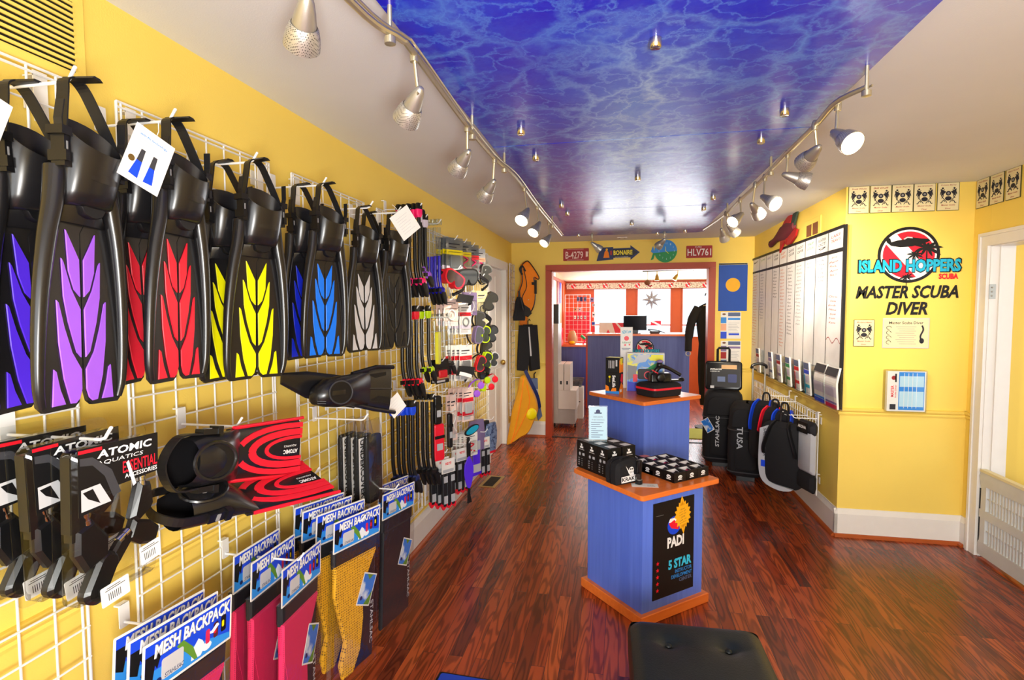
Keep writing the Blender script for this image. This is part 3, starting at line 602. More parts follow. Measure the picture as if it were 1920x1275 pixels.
# ---- things on the tall pedestal
def upright_box(name, label, cx, cy, w, d, h, ang, z0=H2+.0005): return thing(name, label, 'box', Tr(cx, cy, z0) @ Rz(ang))
for k, (lab, h, z0) in enumerate((('lower black camera box with orange and blue fish art, on the tall pedestal', .148, H2+.0005), ('upper black camera box with white text lines, stacked on another', .105, H2+.1495))):
    w, d = .1, .085; t = thing('camera_box', lab, 'box', Tr(-.040, 3.905, z0) @ Rz(-19), 'stacked camera boxes')
    g = G('black'); g.box(0, 0, h/2, w, d, h); F = basis((0, -d/2, 0), (1, 0, 0), (0, 0, 1), (0, -1, 0)); SD = basis((w/2, 0, 0), (0, 1, 0), (0, 0, 1), (1, 0, 0))
    if k == 0:
        g.at(F).use('sky_blue').flat([(-w/2, 0), (w/2, 0), (w/2, .02), (-w/2, .016)], .0005); g.use('orange').flat([(-.05, .02), (-.02, .016), (-.028, .05), (-.05, .06)], .0007).flat([(-.012, .015), (.03, .018), (.028, .042), (.0, .04)], .0007)
        g.use('yellow').flat(circ(.008, 10, -.02, h-.03), .0006).text('micro', -.02, h-.052, .03, .008, .0007, 0, 0, 90)
        g.use('white').text('SeaLife', .012, .088, .085, .024, .0007, .04, 0, -90); g.at(SD).use('orange').flat([(-d/2, 0), (d/2, 0), (d/2, .05), (0, .08), (-d/2, .03)], .0006); g.use('fin_red').flat([(-.02, .09), (.03, .07), (.035, .13), (0, .14)], .0006); g.use('white').rect(-.03, .01, .01, .03, .0008)
    else:
        g.at(F).use('light_grey')
        for i in range(4): g.rect(-.028+.012*i, .03, -.022+.012*i, .085, .0006)
        g.rect(.024, .045, .036, .09, .0006); g.at(SD).use('orange').flat([(-d/2, 0), (d/2, 0), (d/2, .06), (-d/2, .09)], .0006); g.use('yellow').flat([(-.02, .06), (.02, .05), (.03, .1), (-.03, .1)], .0008)
        g.at(Tr(0, 0, h+.0005)).use('lemon').rect(-w/2, -d/2, w/2, d/2, 0)
    part('carton', g, t)
t = thing('large_camera_box', 'wide colourful camera box with coral reef picture and camera photo, behind the striped case', 'box', Tr(.182, 4.06, H2+.0005) @ Rz(-3))
g = G('white_card'); w, d, h = .262, .1, .275; g.box(0, 0, h/2, w, d, h); F = basis((0, -d/2, 0), (1, 0, 0), (0, 0, 1), (0, -1, 0)); g.at(F)
g.use('art_print').rect(-w/2+.002, 0, w/2-.006, h-.005, .0005); g.use('lemon').flat([(.03, h-.05), (w/2-.008, h-.055), (w/2-.008, h-.008), (.04, h-.008)], .0008); g.use('silver_card').flat([(-.05, h-.008), (.035, h-.008), (.0, h-.06), (-.1, h-.08)], .0007)
g.use('grey').flat([(-w/2+.003, .08), (-.07, .1), (-.06, .18), (-w/2+.003, .19)], .0008); g.use('royal').flat([(-w/2+.003, 0), (.02, 0), (.02, .05), (-w/2+.003, .07)], .0009); g.use('green').flat([(0, .16), (.06, .2), (.1, .22), (.08, .17), (.02, .13)], .0009)
g.use('dark_grey').prism(rrect(.1, .075, .012, 3, -.005, .125), .001, .0016); g.use('fin_red').flat(rrect(.032, .055, .006, 2, -.072, .095), .0018).flat(circ(.029, 20, .018, .118), .0019); g.use('black').flat(circ(.022, 18, .018, .118), .0021); g.use('silver_card').rect(-.02, .168, .02, .176, .0018)
part('carton', g, t)
t = thing('standing_card', 'tall narrow white card with a hand drawn logo standing behind the camera boxes', 'sign', Tr(.045, 4.16, H2+.0005) @ Rz(4))
g = G('white_card').at(Rx(90)); g.prism([(-.045, 0), (.045, 0), (.045, .46), (-.045, .46)], -.001, .001); g.use('teal').text('NEW Low', .0, .425, .068, .026, .0014, .02, .2, 8); g.use('fin_red').flat(circ(.018, 14, 0, .375), .0014); g.use('green').text('island', 0, .345, .06, .014, .0014); g.use('fin_red').flat(star(.01, .005, 5, -.01, .325), .0014).flat(star(.009, .004, 5, .022, .328), .0014); g.use('slate').rect(-.035, .298, .03, .302, .0014).rect(-.03, .288, .02, .292, .0014)
g.at(I4).use('white_card').box(0, .02, .0015, .06, .045, .003); part('card', g, t)
t = thing('striped_case', 'black hard case with a red stripe round it, on the tall pedestal', 'case', Tr(.262, 3.862, H2+.0005) @ Rz(39))
def rr_loft(g, w, d, zs, r=.035): g.loft([[(x, y, z) for x, y in rrect(w-2*i, d-2*i, r)] for z, i in zs], True)
g = G('black_fabric'); rr_loft(g, .262, .205, [(0, .012), (.006, .003), (.048, 0)]); part('case_base', g, t)
g = G('fin_red'); rr_loft(g, .266, .209, [(.048, 0), (.062, 0)], .036); part('stripe', g, t)
g = G('black_fabric'); rr_loft(g, .262, .205, [(.062, 0), (.078, .003), (.088, .014), (.091, .03)]); part('case_lid', g, t)
t = thing('underwater_camera', 'black underwater camera with grip arm and red accents lying on the striped case', 'camera', Tr(.268, 3.87, H2+.0925) @ Rz(14))
g = G('black_plastic'); rr_loft(g, .15, .085, [(0, .006), (.006, 0), (.05, .002), (.062, .012)], .016); g.at(Tr(-.01, -.042, .034) @ Rx(90)).lathe([(.030, -.005), (.032, .012), (.026, .024), (.022, .026)], 20); part('camera_body', g, t)
g = G('black_plastic').tube(curve3([(-.035, 0, .05), (-.02, 0, .085), (.02, 0, .105), (.075, 0, .085), (.145, -.01, .045)], 6), [.017]*8+[.014]*8+[.012]*9, 10); g.ball((.0, 0, .115), .024, .02, .022); part('grip_arm', g, t)
part('cap', G('mauve').ball((.002, 0, .14), .024, .02, .012), t, 'pale lilac cap')
part('trigger', G('fin_red').at(Tr(-.04, -.03, .068) @ Ry(30)).prism(rrect(.06, .018, .006), 0, .006), t, 'red trigger'); part('tray', G('black_plastic').box(.07, 0, .008, .17, .05, .012).ball((.155, 0, .014), .02, .03, .014), t)

# ================================================================== BENCH, MAT, FLOOR REGISTER
t = thing('tufted_bench', 'black leather bench with buttoned seat, in the foreground at the bottom of the photo', 'bench', Tr(.2715, 1.32, 0) @ Rz(1.5))
w, d = .43, 1.25
def pillow(u, v):
    x = (u-.5)*w; y = (v-.5)*d; e = min(1, min(u, 1-u)*w/.045) * 1; e2 = min(1, min(v, 1-v)*d/.045)
    z = .448-.022*((1-e)**2+(1-e2)**2)
    for bx in (-.095, .095):
        for by in (-.46, -.15, .15, .46):
            by2 = by+.03; r2 = ((x-bx)**2+(y-by2)**2); z -= .014*math.exp(-r2/.0007)+.006*math.exp(-r2/.004)
            z -= .0035*math.exp(-((y-by2)**2)/.00006)*max(0, 1-abs(x-bx)*9)
    return (x, y, z)
g = G('leather'); nu, nv = 36, 90
g.add([pillow(i/nu, j/nv) for j in range(nv+1) for i in range(nu+1)], [(j*(nu+1)+i, j*(nu+1)+i+1, (j+1)*(nu+1)+i+1, (j+1)*(nu+1)+i) for j in range(nv) for i in range(nu)], True)
g.loft([[(x, y, z) for x, y in rrect(w+e, d+e, .02, 4)] for z, e in ((.30, 0), (.32, .012), (.39, .016), (.415, .008), (.427, -.002))], True, True, False); part('seat_cushion', g, t)
g = G('leather'); g.loft([[(x, y, z) for x, y in rrect(w-.01, d-.01, .02)] for z in (.035, .30)], True); part('bench_box', g, t)
for bx in (-.095, .095):
    for by in (-.43, -.12, .18, .49): part('button', G('leather').ball((bx, by, .4335), .011, .011, .005), t)
for sx in (-1, 1):
    for sy in (-1, 1): part('foot', G('black_plastic').at(Tr(sx*(w/2-.05), sy*(d/2-.05), 0)).lathe([(.018, 0), (.024, .036)], 12), t)
g = G('blue_mat').at(Tr(-.55, 1.74, .0005) @ Rz(-2)); g.prism(rrect(.40, .75, .01), 0, .008, .002); g.use('black').at(Tr(-.55, 1.74, .0) @ Rz(-2)); g.prism(rrect(.42, .77, .012), 0, .004)
solo('blue_mat', g, 'blue mat with black edge on the floor at the bottom edge of the photo', 'mat')
t = thing('floor_register', 'bronze floor heating register in the planks by the left baseboard', 'register', Tr(-1.125, 4.675, 0) @ Rz(-4))
g = G('gold_metal'); g.box(0, 0, .002, .15, .33, .003); part('frame', g, t)
g = G('dark_metal'); g.box(0, 0, .0036, .095, .27, .001)
for i in range(16): g.box(0, -.125+.0167*i, .0045, .09, .006, .002)
part('louvre', g, t)
g = G('rug_green'); slab(g, .55, 1.25, YB+.18, YB+.75, .0, .008); solo('porch_rug', g, 'yellow green rug on the porch floor just past the opening', 'rug')
# ================================================================== LEFT WALL: grid panels, hooks, fins
GX = -1.262
def gridwall(M, w, h, cell=.0762, label='', name='gridwall_panel', group='white wire grid panels', legs=True):
    t = thing(name, label, 'wire grid', M, group)
    g = G('white_wire'); r = .0027
    for x in (0, .013, w-.013, w): g.tube([(x, 0, 0), (x, h, 0)], .0036 if x in (0, w) else .003, 6)
    for y in (0, .013, h-.013, h): g.tube([(0, y, .001), (w, y, .001)], .0032, 6)
    part('frame', g, t)
    g = G('white_wire'); n = round(w/cell); m = round(h/cell)
    for i in range(1, n): g.tube([(i*w/n, 0, 0), (i*w/n, h, 0)], r, 6)
    for j in range(1, m): g.tube([(0, j*h/m, .0045), (w, j*h/m, .0045)], r, 6)
    part('wires', g, t)
    if legs:
        for x, y in ((.045, h-.06), (w-.045, h-.06), (.045, .1), (w-.045, .1)):
            g = G('white_trim'); g.box(x, y, -.004, .03, .11, .003).box(x, y+.045, -.017, .03, .003, .03).box(x, y, -.031, .03, .05, .003); part('wall_bracket', g, t)
    return t
PH = 1.829; ztop = 2.083
for i, (y0, w) in enumerate([(.44, .6096), (1.187, .6116), (1.936, .6116), (2.69, .6116), (3.345, .6096), (3.985, .6096), (4.60, .53)]):
    gridwall(FL(y0, ztop-PH, GX), w, PH, label='white wire grid panel on the left yellow wall, %s' % ['nearest the camera behind the purple fins', 'behind the red and yellow fins', 'behind the blue and white fins',
             'behind the black snorkels', 'behind the clear tube snorkels', 'behind the hanging goggles', 'last one before the white door casing'][i])
HOOKT = None
def hook(M, L=.25, label='', grp='white wire display hooks'):
    t = thing('display_hook', label, 'hook', M, grp)
    g = G('white_wire'); g.tube([(0, 0, .006), (0, 0, L-.02), (0, .004, L-.008), (0, .024, L+.006)], .0034, 8); g.ball((0, .025, L+.007), .0036); part('hook_arm', g, t)
    g = G('white_wire'); g.prism(rrect(.03, .062, .004, 2, 0, .018), .006, .0085).box(0, .047, 0, .03, .004, .016); part('back_plate', g, t)
    return t
def fin_halves():
    R = [(.0015, -.30), (.0015, -.555), (.005, -.615), (.011, -.637), (.022, -.646), (.088, -.648), (.101, -.635), (.1035, -.60), (.1, -.47), (.09, -.36), (.072, -.27), (.060, -.20)]
    return R, [(-x, y) for x, y in R][::-1]
INS = [[(.036, -.298), (.005, -.353), (.004, -.427), (.018, -.414), (.031, -.377)],
 [(.047, -.354), (.043, -.360), (.026, -.412), (.004, -.452), (.005, -.548), (.015, -.538), (.034, -.477), (.044, -.427)],
 [(.060, -.435), (.056, -.439), (.044, -.487), (.027, -.537), (.005, -.572), (.005, -.612), (.011, -.630), (.020, -.638), (.032, -.637), (.047, -.587), (.057, -.517)],
 [(.069, -.567), (.064, -.571), (.056, -.607), (.044, -.637), (.074, -.638)]]
def fin_mesh_parts(t, col, scale=1):
    gb = G('fin_black')
    for H_ in fin_halves(): gb.prism(H_, -.004, .004)
    gb.prism([(-.06, -.2), (-.072, -.27), (-.06, -.33), (.06, -.33), (.072, -.27), (.06, -.2)], -.005, .003)
    part('blade', gb, t)
    for s in (-1, 1):
        g = G('fin_black'); c = curve3([(s*.060, -.185, .012), (s*.070, -.25, .014), (s*.084, -.32, .013), (s*.096, -.42, .010), (s*.101, -.52, .007), (s*.1, -.60, .004), (s*.092, -.638, .001)], 5)
        g.tube(c, [lerp(.019, .0075, i/(len(c)-1)) for i in range(len(c))], 12); part('side_rail', g, t)
    gi = G(col)
    for p in INS:
        for s in (-1, 1):
            q = [(s*x, y) for x, y in p]
            if s > 0: q = q[::-1]
            gi.prism(q, .0035, .0068, .0012)
    gi.use(col)
    part('blade_inserts', gi, t, {'purple': 'light purple', 'violet': 'dark violet', 'fin_red': 'red', 'fin_yellow': 'neon yellow', 'fin_blue': 'bright blue', 'royal': 'dark blue', 'fin_white': 'silver white', 'black_rubber': 'black'}[col]+' chevron inserts')
    # foot pocket: glossy instep, open at the top
    rings = []; n = 24
    for y, w, dz, zc, sl in [(-.115, .060, .037, .037, .035), (-.135, .062, .040, .033, .02), (-.165, .062, .040, .030, .008), (-.20, .060, .036, .027, 0), (-.225, .058, .031, .024, 0), (-.245, .055, .026, .021, 0), (-.252, .050, .019, .016, 0)]:
        rings.append([(w*math.copysign(abs(math.cos(2*PI*k/n))**.8, math.cos(2*PI*k/n)), y-sl*math.sin(2*PI*k/n), zc+dz*math.sin(2*PI*k/n)) for k in range(n)])
    g = G('fin_black'); g.loft(rings, True, False, True); g.loft([[(p[0]*.93, p[1]+.001, (p[2]-.036)*.88+.036) for p in rings[0]], [(p[0]*.85, p[1]-.05, (p[2]-.03)*.8+.03) for p in rings[1]]], True, False, True)
    g.loft([rings[0], [(p[0]*.93, p[1]+.001, (p[2]-.036)*.88+.036) for p in rings[0]]], True, False, False)
    part('foot_pocket', g, t)
    g = G('fin_inner').prism([(-.030, -.252), (-.015, -.246), (.015, -.246), (.030, -.252), (.022, -.266), (.006, -.272), (-.006, -.272), (-.022, -.266)], .004, .036, .002); g.use('fin_black').loft([[(x*(.052+.008*i), -.24-.022*i, z) for x, z in ((-1, .004), (-.6, .03-.009*i), (0, .036-.010*i), (.6, .03-.009*i), (1, .004))] for i in (0, 1, 2)], True, False, False, False)
    part('drain_hole', g, t)
    for s in (-1, 1):
        g = G('black_plastic').at(Tr(s*.066, -.155, .03)); g.box(0, 0, 0, .016, .062, .026).box(s*.004, .034, .0, .022, .016, .032).box(s*.005, -.012, 0, .010, .02, .036); g.use('grey').box(s*.002, 0, .0135, .003, .03, .001); part('buckle', g, t)
    g = G('black_rubber'); c = curve3([(-.068, -.15, .03), (-.058, -.105, .024), (-.034, -.035, .008), (-.022, -.006, 0), (0, .0042, 0), (.022, -.006, 0), (.034, -.035, .008), (.058, -.105, .024), (.068, -.15, .03)], 4)
    g.strip(c, .024, .0035, (0, .1, 1)); g.prism([(-.012, .001), (.014, .001), (.006, .006), (-.008, .006)], -.014, .05)
    g.strip([(.070, -.14, .032), (.076, -.10, .036), (.073, -.06, .038)], .016, .003, (0, 0, 1)); g.strip([(-.070, -.14, .032), (-.078, -.10, .036), (-.074, -.065, .038)], .016, .003, (0, 0, 1))
    part('heel_strap', g, t)
def make_fin(M, col, label, group):
    t = thing('swim_fin', label, 'fin', M, group); fin_mesh_parts(t, col); return t
# (hook y, hook z, hook length, front x, front colour, back colour, turn towards the viewer, back offset, size)
PAIRS = [('purple', 'violet', .893, 2.000, -9, .115, .99, 'light purple', 'dark violet'), ('fin_red', 'fin_red', 1.135, 2.005, -6, .10, .965, 'red', 'red'),
         ('fin_yellow', 'fin_yellow', 1.43, 1.985, 14, .10, .985, 'neon yellow', 'neon yellow'), ('fin_blue', 'royal', 1.81, 2.002, 16, .085, .965, 'bright blue', 'dark blue')]
for fc, bc, y, z, turn, off, sc, fn, bn in PAIRS:
    hook(FL(y, z-.004, GX), .215, 'white wire hook holding the %s fins' % fn)
    xf = GX+.205
    make_fin(FL(y+.01, z, xf) @ Ry(-turn) @ Rz(-1.5) @ Sc(sc), fc, 'black swim fin with %s blade inserts, front one of its pair' % fn, 'paddle fins hanging by their heel straps')
    make_fin(FL(y-.012, z-.004, xf-off) @ Ry(-turn) @ Rz(1.5) @ Sc(sc), bc, 'black swim fin with %s blade inserts, behind the front one of its pair' % bn, 'paddle fins hanging by their heel straps')
hook(FL(2.12, 1.972, GX), .245, 'white wire hook holding the silver white fin')
make_fin(FL(2.125, 1.976, GX+.2) @ Ry(-20) @ Sc(.93), 'fin_white', 'black swim fin with silver white blade inserts', 'paddle fins hanging by their heel straps')
hook(FL(2.40, 2.0, GX), .25, 'white wire hook holding the all black fins with white tags')
make_fin(FL(2.435, 2.004, GX+.2) @ Ry(-20) @ Sc(.99), 'black_rubber', 'all black swim fin beside the snorkels, front one of two', 'paddle fins hanging by their heel straps')
make_fin(FL(2.385, 2.0, GX+.1) @ Ry(-20) @ Sc(.99), 'black_rubber', 'all black swim fin behind another all black one', 'paddle fins hanging by their heel straps')
# hang tags
def hang_tag(M, label, w=.085, h=.125, kind=0):
    t = thing('hang_tag', label, 'tag', M, 'white hang tags')
    g = G('white_card'); g.prism([(-w/2, -h/2), (w/2, -h/2), (w/2, h/2), (-w/2, h/2)], 0, .0008)
    if kind:
        g.use('sky_blue').text('split fin technology', 0, h*.36, w*.7, h*.05, .001, .02)
        for s in (-1, 1):
            g.use('blue').prism([(s*.006, -h*.4), (s*.026, -h*.38), (s*.02, -h*.1), (s*.008, -h*.1)][::s], .0009, .0012); g.use('dark_grey').prism([(s*.008, -h*.1), (s*.02, -h*.1), (s*.018, h*.12), (s*.009, h*.12)][::s], .0009, .0012)
        g.use('gold_metal').flat(circ(.007, 12, -.03, -.015), .0011)
        g.use('light_grey')
        for i in range(4): g.rect(-.03, h*.28-.007*i, .0, h*.29-.007*i, .001)
    else:
        g.use('light_grey')
        for i in range(7): g.rect(-w*.32, h*.28-.012*i, w*(.3-.08*(i % 3)), h*.29-.012*i, .001)
    part('card', g, t); part('string', G('white').tube([(0, h*.46, .001), (.004, h*.62, -.006), (.0, h*.8, -.012)], .0008, 5), t); return t
p = at(276, 300, x=GX+.285); hang_tag(FL(p.y, p.z, p.x) @ Ry(-10) @ Rz(-22), 'white tag printed with blue fins, tied to the red fins', .088, .122, 1)
p = at(0, 235, x=GX+.30); hang_tag(FL(p.y-.03, p.z, p.x) @ Rz(-20), 'white tag on the fin at the left edge of the photo', .07, .10)
p = at(760, 418, x=GX+.30); hang_tag(FL(p.y, p.z, p.x) @ Ry(-35) @ Rz(38), 'blank white tag hanging in front of the pink snorkels', .115, .12)
# wall vents
def vent(M, w, h, n, name, label, cat='vent'):
    t = thing(name, label, cat, M); g = G('yellow_paint'); g.prism(rrect(w+.06, h+.06, .004, 2), 0, .008, .003); part('vent_frame', g, t)
    g = G('dark_metal'); g.rect(-w/2, -h/2, w/2, h/2, .0085); g.use('yellow_paint')
    for i in range(n): y = -h/2+(i+.5)*h/n; g.box(0, y, .010, w, h/n*.5, .004)
    part('louvre', g, t); return t
v0, v1 = at(0, 18, x=-1.29), at(152, 128, x=-1.29)
vent(FL(.80, 2.205, -1.3), .62, .165, 12, 'wall_vent', 'yellow painted louvred air vent high on the left wall')

# ================================================================== LEFT WALL: lower goods
def clamshell(M, label, full=True):
    t = thing('blister_pack', label, 'packaged accessory', M, 'clear clamshell packs of swivel buckles')
    g = G('clear_plastic'); g.prism(rrect(.205, .335, .02, 4), 0, .001); g.prism(rrect(.185, .30, .015, 4, 0, -.005), .001, .042, .008); part('clear_shell', g, t)
    g = G('black'); g.prism([(-.075, .055), (.09, .065), (.09, .148), (-.088, .148), (-.088, .02), (-.02, .03)], .0435, .0443)
    z = .0447; g.use('red').rect(-.088, .138, -.04, .1445, z); g.use('white').text('ATOMIC', .012, .130, .125, .016, z, .03, .1).use('white').text('AQUATICS', .0, .112, .105, .009, z, 0, .1)
    g.use('fin_red').text('ESSENTIAL', .046, .092, .083, .024, z, .01); g.use('white').text('ACCESSORIES', .048, .073, .078, .009, z, .01)
    g.use('dark_grey').flat([(-.085, .13), (-.06, .128), (-.02, .095), (.0, .045), (-.018, .04), (-.035, .085), (-.06, .112), (-.085, .116)], z+.0001); g.use('light_grey').flat([(-.083, .07), (-.045, .073), (-.022, .032), (-.083, .028)], z); g.use('black').flat([(-.08, .064), (-.06, .067), (-.045, .035), (-.07, .05)], z+.0003)
    g.use('white').flat([(.012, .10), (.018, .104), (.035, .052), (.028, .048)], z+.0002)
    part('printed_insert', g, t)
    g = G('black_plastic').at(Tr(-.078, .06, .02)); g.box(0, 0, 0, .03, .145, .022).box(0, -.08, 0, .022, .02, .018); g.at(Tr(-.05, -.045, .024) @ Rz(20)); g.prism([(-.018, .045), (.018, .045), (.035, -.01), (.02, -.045), (-.03, -.045), (-.036, 0)], -.016, .012, .008)
    g.at(Tr(.062, .0, .022) @ Rz(-12)); g.prism([(-.015, .045), (.015, .045), (.033, .0), (.028, -.012), (-.005, -.04), (-.02, -.03)], -.015, .012, .008)
    g.at(Tr(-.03, -.12, .022) @ Rz(-28)); g.prism(rrect(.05, .10, .02, 4), -.015, .014, .007); g.at(Tr(.072, -.068, .022) @ Rz(60)); g.prism([(-.02, .04), (.02, .045), (.028, .0), (.02, -.03), (-.015, -.035), (-.024, 0)], -.014, .012, .007)
    g.at(Tr(.01, -.083, .022) @ Rz(-40)); g.prism(rrect(.03, .09, .01, 3), -.01, .01, .005)
    part('buckle_set', g, t)
    for x, y, a in ((-.06, .008, 15), (.066, .052, 0), (.02, -.055, -60)):
        part('steel_pin', G('chrome').at(Tr(x, y, .026) @ Rz(a) @ Rx(90)).lathe([(.0075, -.014), (.0075, -.004), (.006, -.003), (.006, .003), (.0075, .004), (.0075, .014)], 12), t)
    for i, (x, y, a) in enumerate(((-.015, -.152, 6), (.068, -.105, 8))):
        g = G('white_card').at(Tr(x, y, .044) @ Rz(a)); g.prism(rrect(.062 if i == 0 else .05, .04, .003, 2), 0, .0008); g.use('black')
        for k in range(7): g.rect(-.016+.0042*k, -.012, -.0145+.0042*k, .003, .0010)
        g.rect(-.022, .009, .022, .0105, .001).rect(-.018, .013, .012, .0145, .001); part('price_label', g, t)
    return t
c0 = at(197, 955, x=-1.03)
CS = clamshell(FL(c0.y+.0, c0.z-.005, -1.035) @ Rz(-2), 'clear pack of black buckles with black and red card, front one of three')
dup(CS, FL(c0.y-.012, c0.z+.005, -1.115) @ Rz(1), 'clear pack of black buckles, middle one of three', 'clear clamshell packs of swivel buckles')
dup(CS, FL(c0.y-.03, c0.z+.01, -1.185) @ Rz(-1), 'clear pack of black buckles, rear one of three nearest the wall', 'clear clamshell packs of swivel buckles')
p = at(205, 815, x=-1.0); hook(FL(p.y, c0.z+.147, GX), .26, 'white wire hook through the clear clamshell packs')
# open heel fins lying sideways on hooks (local: X along the blade, Y up, Z out of the wall)
def sweep_blade(g, secs, mats=None, z0=0):
    """secs: (x, half height, y centre, z) -> curved blade sheet"""
    n = 8; R = []
    for x, h, yc, zz in secs: R.append([(x, yc+h*math.cos(PI*k/n), zz+.012*math.sin(PI*k/n)*min(1, h/.05)) for k in range(n+1)]+[(x, yc-h*math.cos(PI*k/n), zz-.004) for k in range(n+1)])
    return g.loft(R, True)
def split_fin(M, label):
    t = thing('open_heel_fin', label, 'fin', M, 'red and black fins lying sideways on hooks')
    g = G('fin_black'); n = 20; R = []
    for x, w, d, zc in [(.0, .055, .045, .035), (.04, .064, .05, .04), (.10, .066, .048, .036), (.15, .067, .038, .03), (.19, .070, .024, .02), (.22, .072, .012, .012)]:
        R.append([(x+(.025 if math.sin(2*PI*k/n) > .3 else 0)*(1-x*5 if x < .2 else 0), w*math.cos(2*PI*k/n), zc+d*math.sin(2*PI*k/n)) for k in range(n)])
    g.loft(R, True, False, True); g.use('fin_inner').at(Tr(.075, 0, .076) @ Ry(-8)).prism(circ(.058, 22, 0, 0, .046), -.004, .004, .003); g.use('fin_black').tube([(.058*math.cos(a*PI/11), .046*math.sin(a*PI/11), .004) for a in range(22)], .005, 6, closed=True)
    part('foot_pocket', g, t)
    g = G('fin_black'); sweep_blade(g, [(.18, .070, 0, .012), (.26, .074, 0, .01), (.34, .078, 0, .008), (.42, .083, 0, .006), (.50, .087, 0, .004)]); part('blade', g, t)
    g = G('fin_red'); 
    def arc(x0, x1, hy, th, z): 
        o = [(x1, hy)]+[(x0+(x1-x0)*(1-math.cos(a)), hy*math.cos(a)) for a in [0]]
        out = [(x1-(x1-x0)*math.sin(PI*i/16)**.8, hy*math.cos(PI*i/16)) for i in range(17)]; inn = [(x1-(x1-x0-th*1.6)*math.sin(PI*i/16)**.8, (hy-th)*math.cos(PI*i/16)) for i in range(17)]
        for i in range(16): g.prism([out[i], out[i+1], inn[i+1], inn[i]], z, z+.0055)
    arc(.20, .5, .079, .016, .0165); arc(.255, .5, .060, .02, .0165); arc(.325, .5, .038, .010, .0165)
    g.tube([(.2, .072, .014), (.35, .081, .010), (.5, .09, .006), (.52, .092, .006)], .0055, 8).tube([(.2, -.072, .014), (.35, -.081, .010), (.5, -.09, .006), (.52, -.092, .006)], .0055, 8); part('red_trim', g, t, 'red curved trim lines')
    g = G('white'); g.text('ATOMIC', .448, -.012, .07, .013, .0198, .04, 0, 180).text('AQUATICS', .445, .006, .062, .007, .0198, .01, 0, 180); part('lettering', g, t)
    g = G('black_rubber'); g.strip(curve3([(.05, .066, .045), (-.02, .06, .05), (-.05, .0, .045), (-.02, -.06, .05), (.05, -.066, .045)], 6), .024, .004, (0, 0, 1)); part('heel_strap', g, t)
    for s in (-1, 1):
        g = G('black_plastic').at(Tr(.075, s*.071, .045)); g.box(0, 0, 0, .05, .014, .026).box(.03, s*.003, 0, .016, .02, .03); g.use('grey').box(0, s*.008, 0, .01, .002, .02); part('buckle', g, t)
    return t
a0, a1 = at(292, 868, x=-1.05), at(560, 845, x=-1.10)
split_fin(FL(a0.y+.045, a0.z-.012, -1.07) @ Rz(-9.5) @ Ry(-3) @ Sc(1.0), 'red and black fin lying sideways with white lettering upside down, upper of two')
b0 = at(290, 950, x=-1.08)
split_fin(FL(b0.y+.05, b0.z-.062, -1.10) @ Rz(-4) @ Ry(-13) @ Rx(-64) @ Sc(1.0), 'red and black fin lying on its edge below its twin, lower of two')
for px, py, L in ((595, 890, .2), (440, 955, .17), (450, 800, .2)):
    p = at(px, py, x=GX+L); hook(FL(p.y, p.z, GX), L, ['white wire hook under the blade tip of the red fins', 'empty white wire hook just below the red and black fins', 'white wire hook above the red and black fins'][[595, 440, 450].index(px)])
# full foot black fin
c1 = at(600, 745, x=-1.06)
t = thing('full_foot_fin', 'short all black fin with closed heel lying sideways above the plastic bags', 'fin', FL(c1.y+.10, c1.z+.0, -1.12) @ Rz(-8) @ Ry(-18) @ Sc(1.0))
n = 22; R = []
for x, w, d, zc, yc in [(-.065, .012, .012, .03, -.01), (-.055, .034, .03, .034, -.01), (-.02, .052, .046, .044, 0), (.04, .060, .05, .044, .005), (.10, .062, .042, .036, .01), (.16, .066, .030, .026, .015), (.22, .072, .018, .014, .018), (.26, .076, .008, .008, .02)]:
    R.append([(x, yc+w*math.cos(2*PI*k/n), zc+d*math.sin(2*PI*k/n)) for k in range(n)])
g = G('fin_black').loft(R, True); g.use('fin_inner').at(Tr(.02, .004, .089) @ Ry(-4)).prism(circ(.052, 24, 0, 0, .042), -.006, .003, .002); g.use('rubber' if 0 else 'dark_grey').tube([(.053*math.cos(a*PI/12), .043*math.sin(a*PI/12), .003) for a in range(24)], .003, 6, closed=True)
g.at(Tr(-.042, -.028, .066) @ Ry(-40)).use('dark_grey')
for i in range(4): g.box(-.004, .008*i-.01, 0, .03, .0025, .004)
part('foot_pocket', g, t)
g = G('fin_black'); sweep_blade(g, [(.18, .07, .018, .012), (.28, .088, .02, .008), (.38, .098, .018, .004)]); g.tube([(.14, .075, .02), (.28, .108, .014), (.40, .112, .004)], .009, 8).tube([(.14, -.045, .02), (.28, -.07, .014), (.42, -.088, .004)], .009, 8)
g.use('fin_inner').prism([(.24, -.03), (.37, -.05), (.37, -.02), (.26, -.01)], .012, .0185).prism([(.22, .05), (.34, .075), (.34, .09), (.23, .075)], .012, .0185); g.use('fin_black').tube([(.2, .015, .022), (.3, .018, .018), (.385, .016, .012)], .005, 6)
part('blade', g, t)
g = G('fin_black'); sweep_blade(g, [(-.16, .02, .05, -.02), (-.05, .05, .03, -.018), (.10, .06, .01, -.02), (.2, .065, .0, -.02)]); part('sole_fin', g, t)
p = at(742, 760, x=-1.0); hang_tag(FL(p.y, p.z, p.x) @ Ry(-30) @ Rz(35), 'white tag with printed lines hanging from the short black fin', .085, .085)
for px, py, L in ((690, 766, .2),): p = at(px, py, x=GX+L); hook(FL(p.y, p.z, GX), L, 'empty white wire hook just below the short black fin')
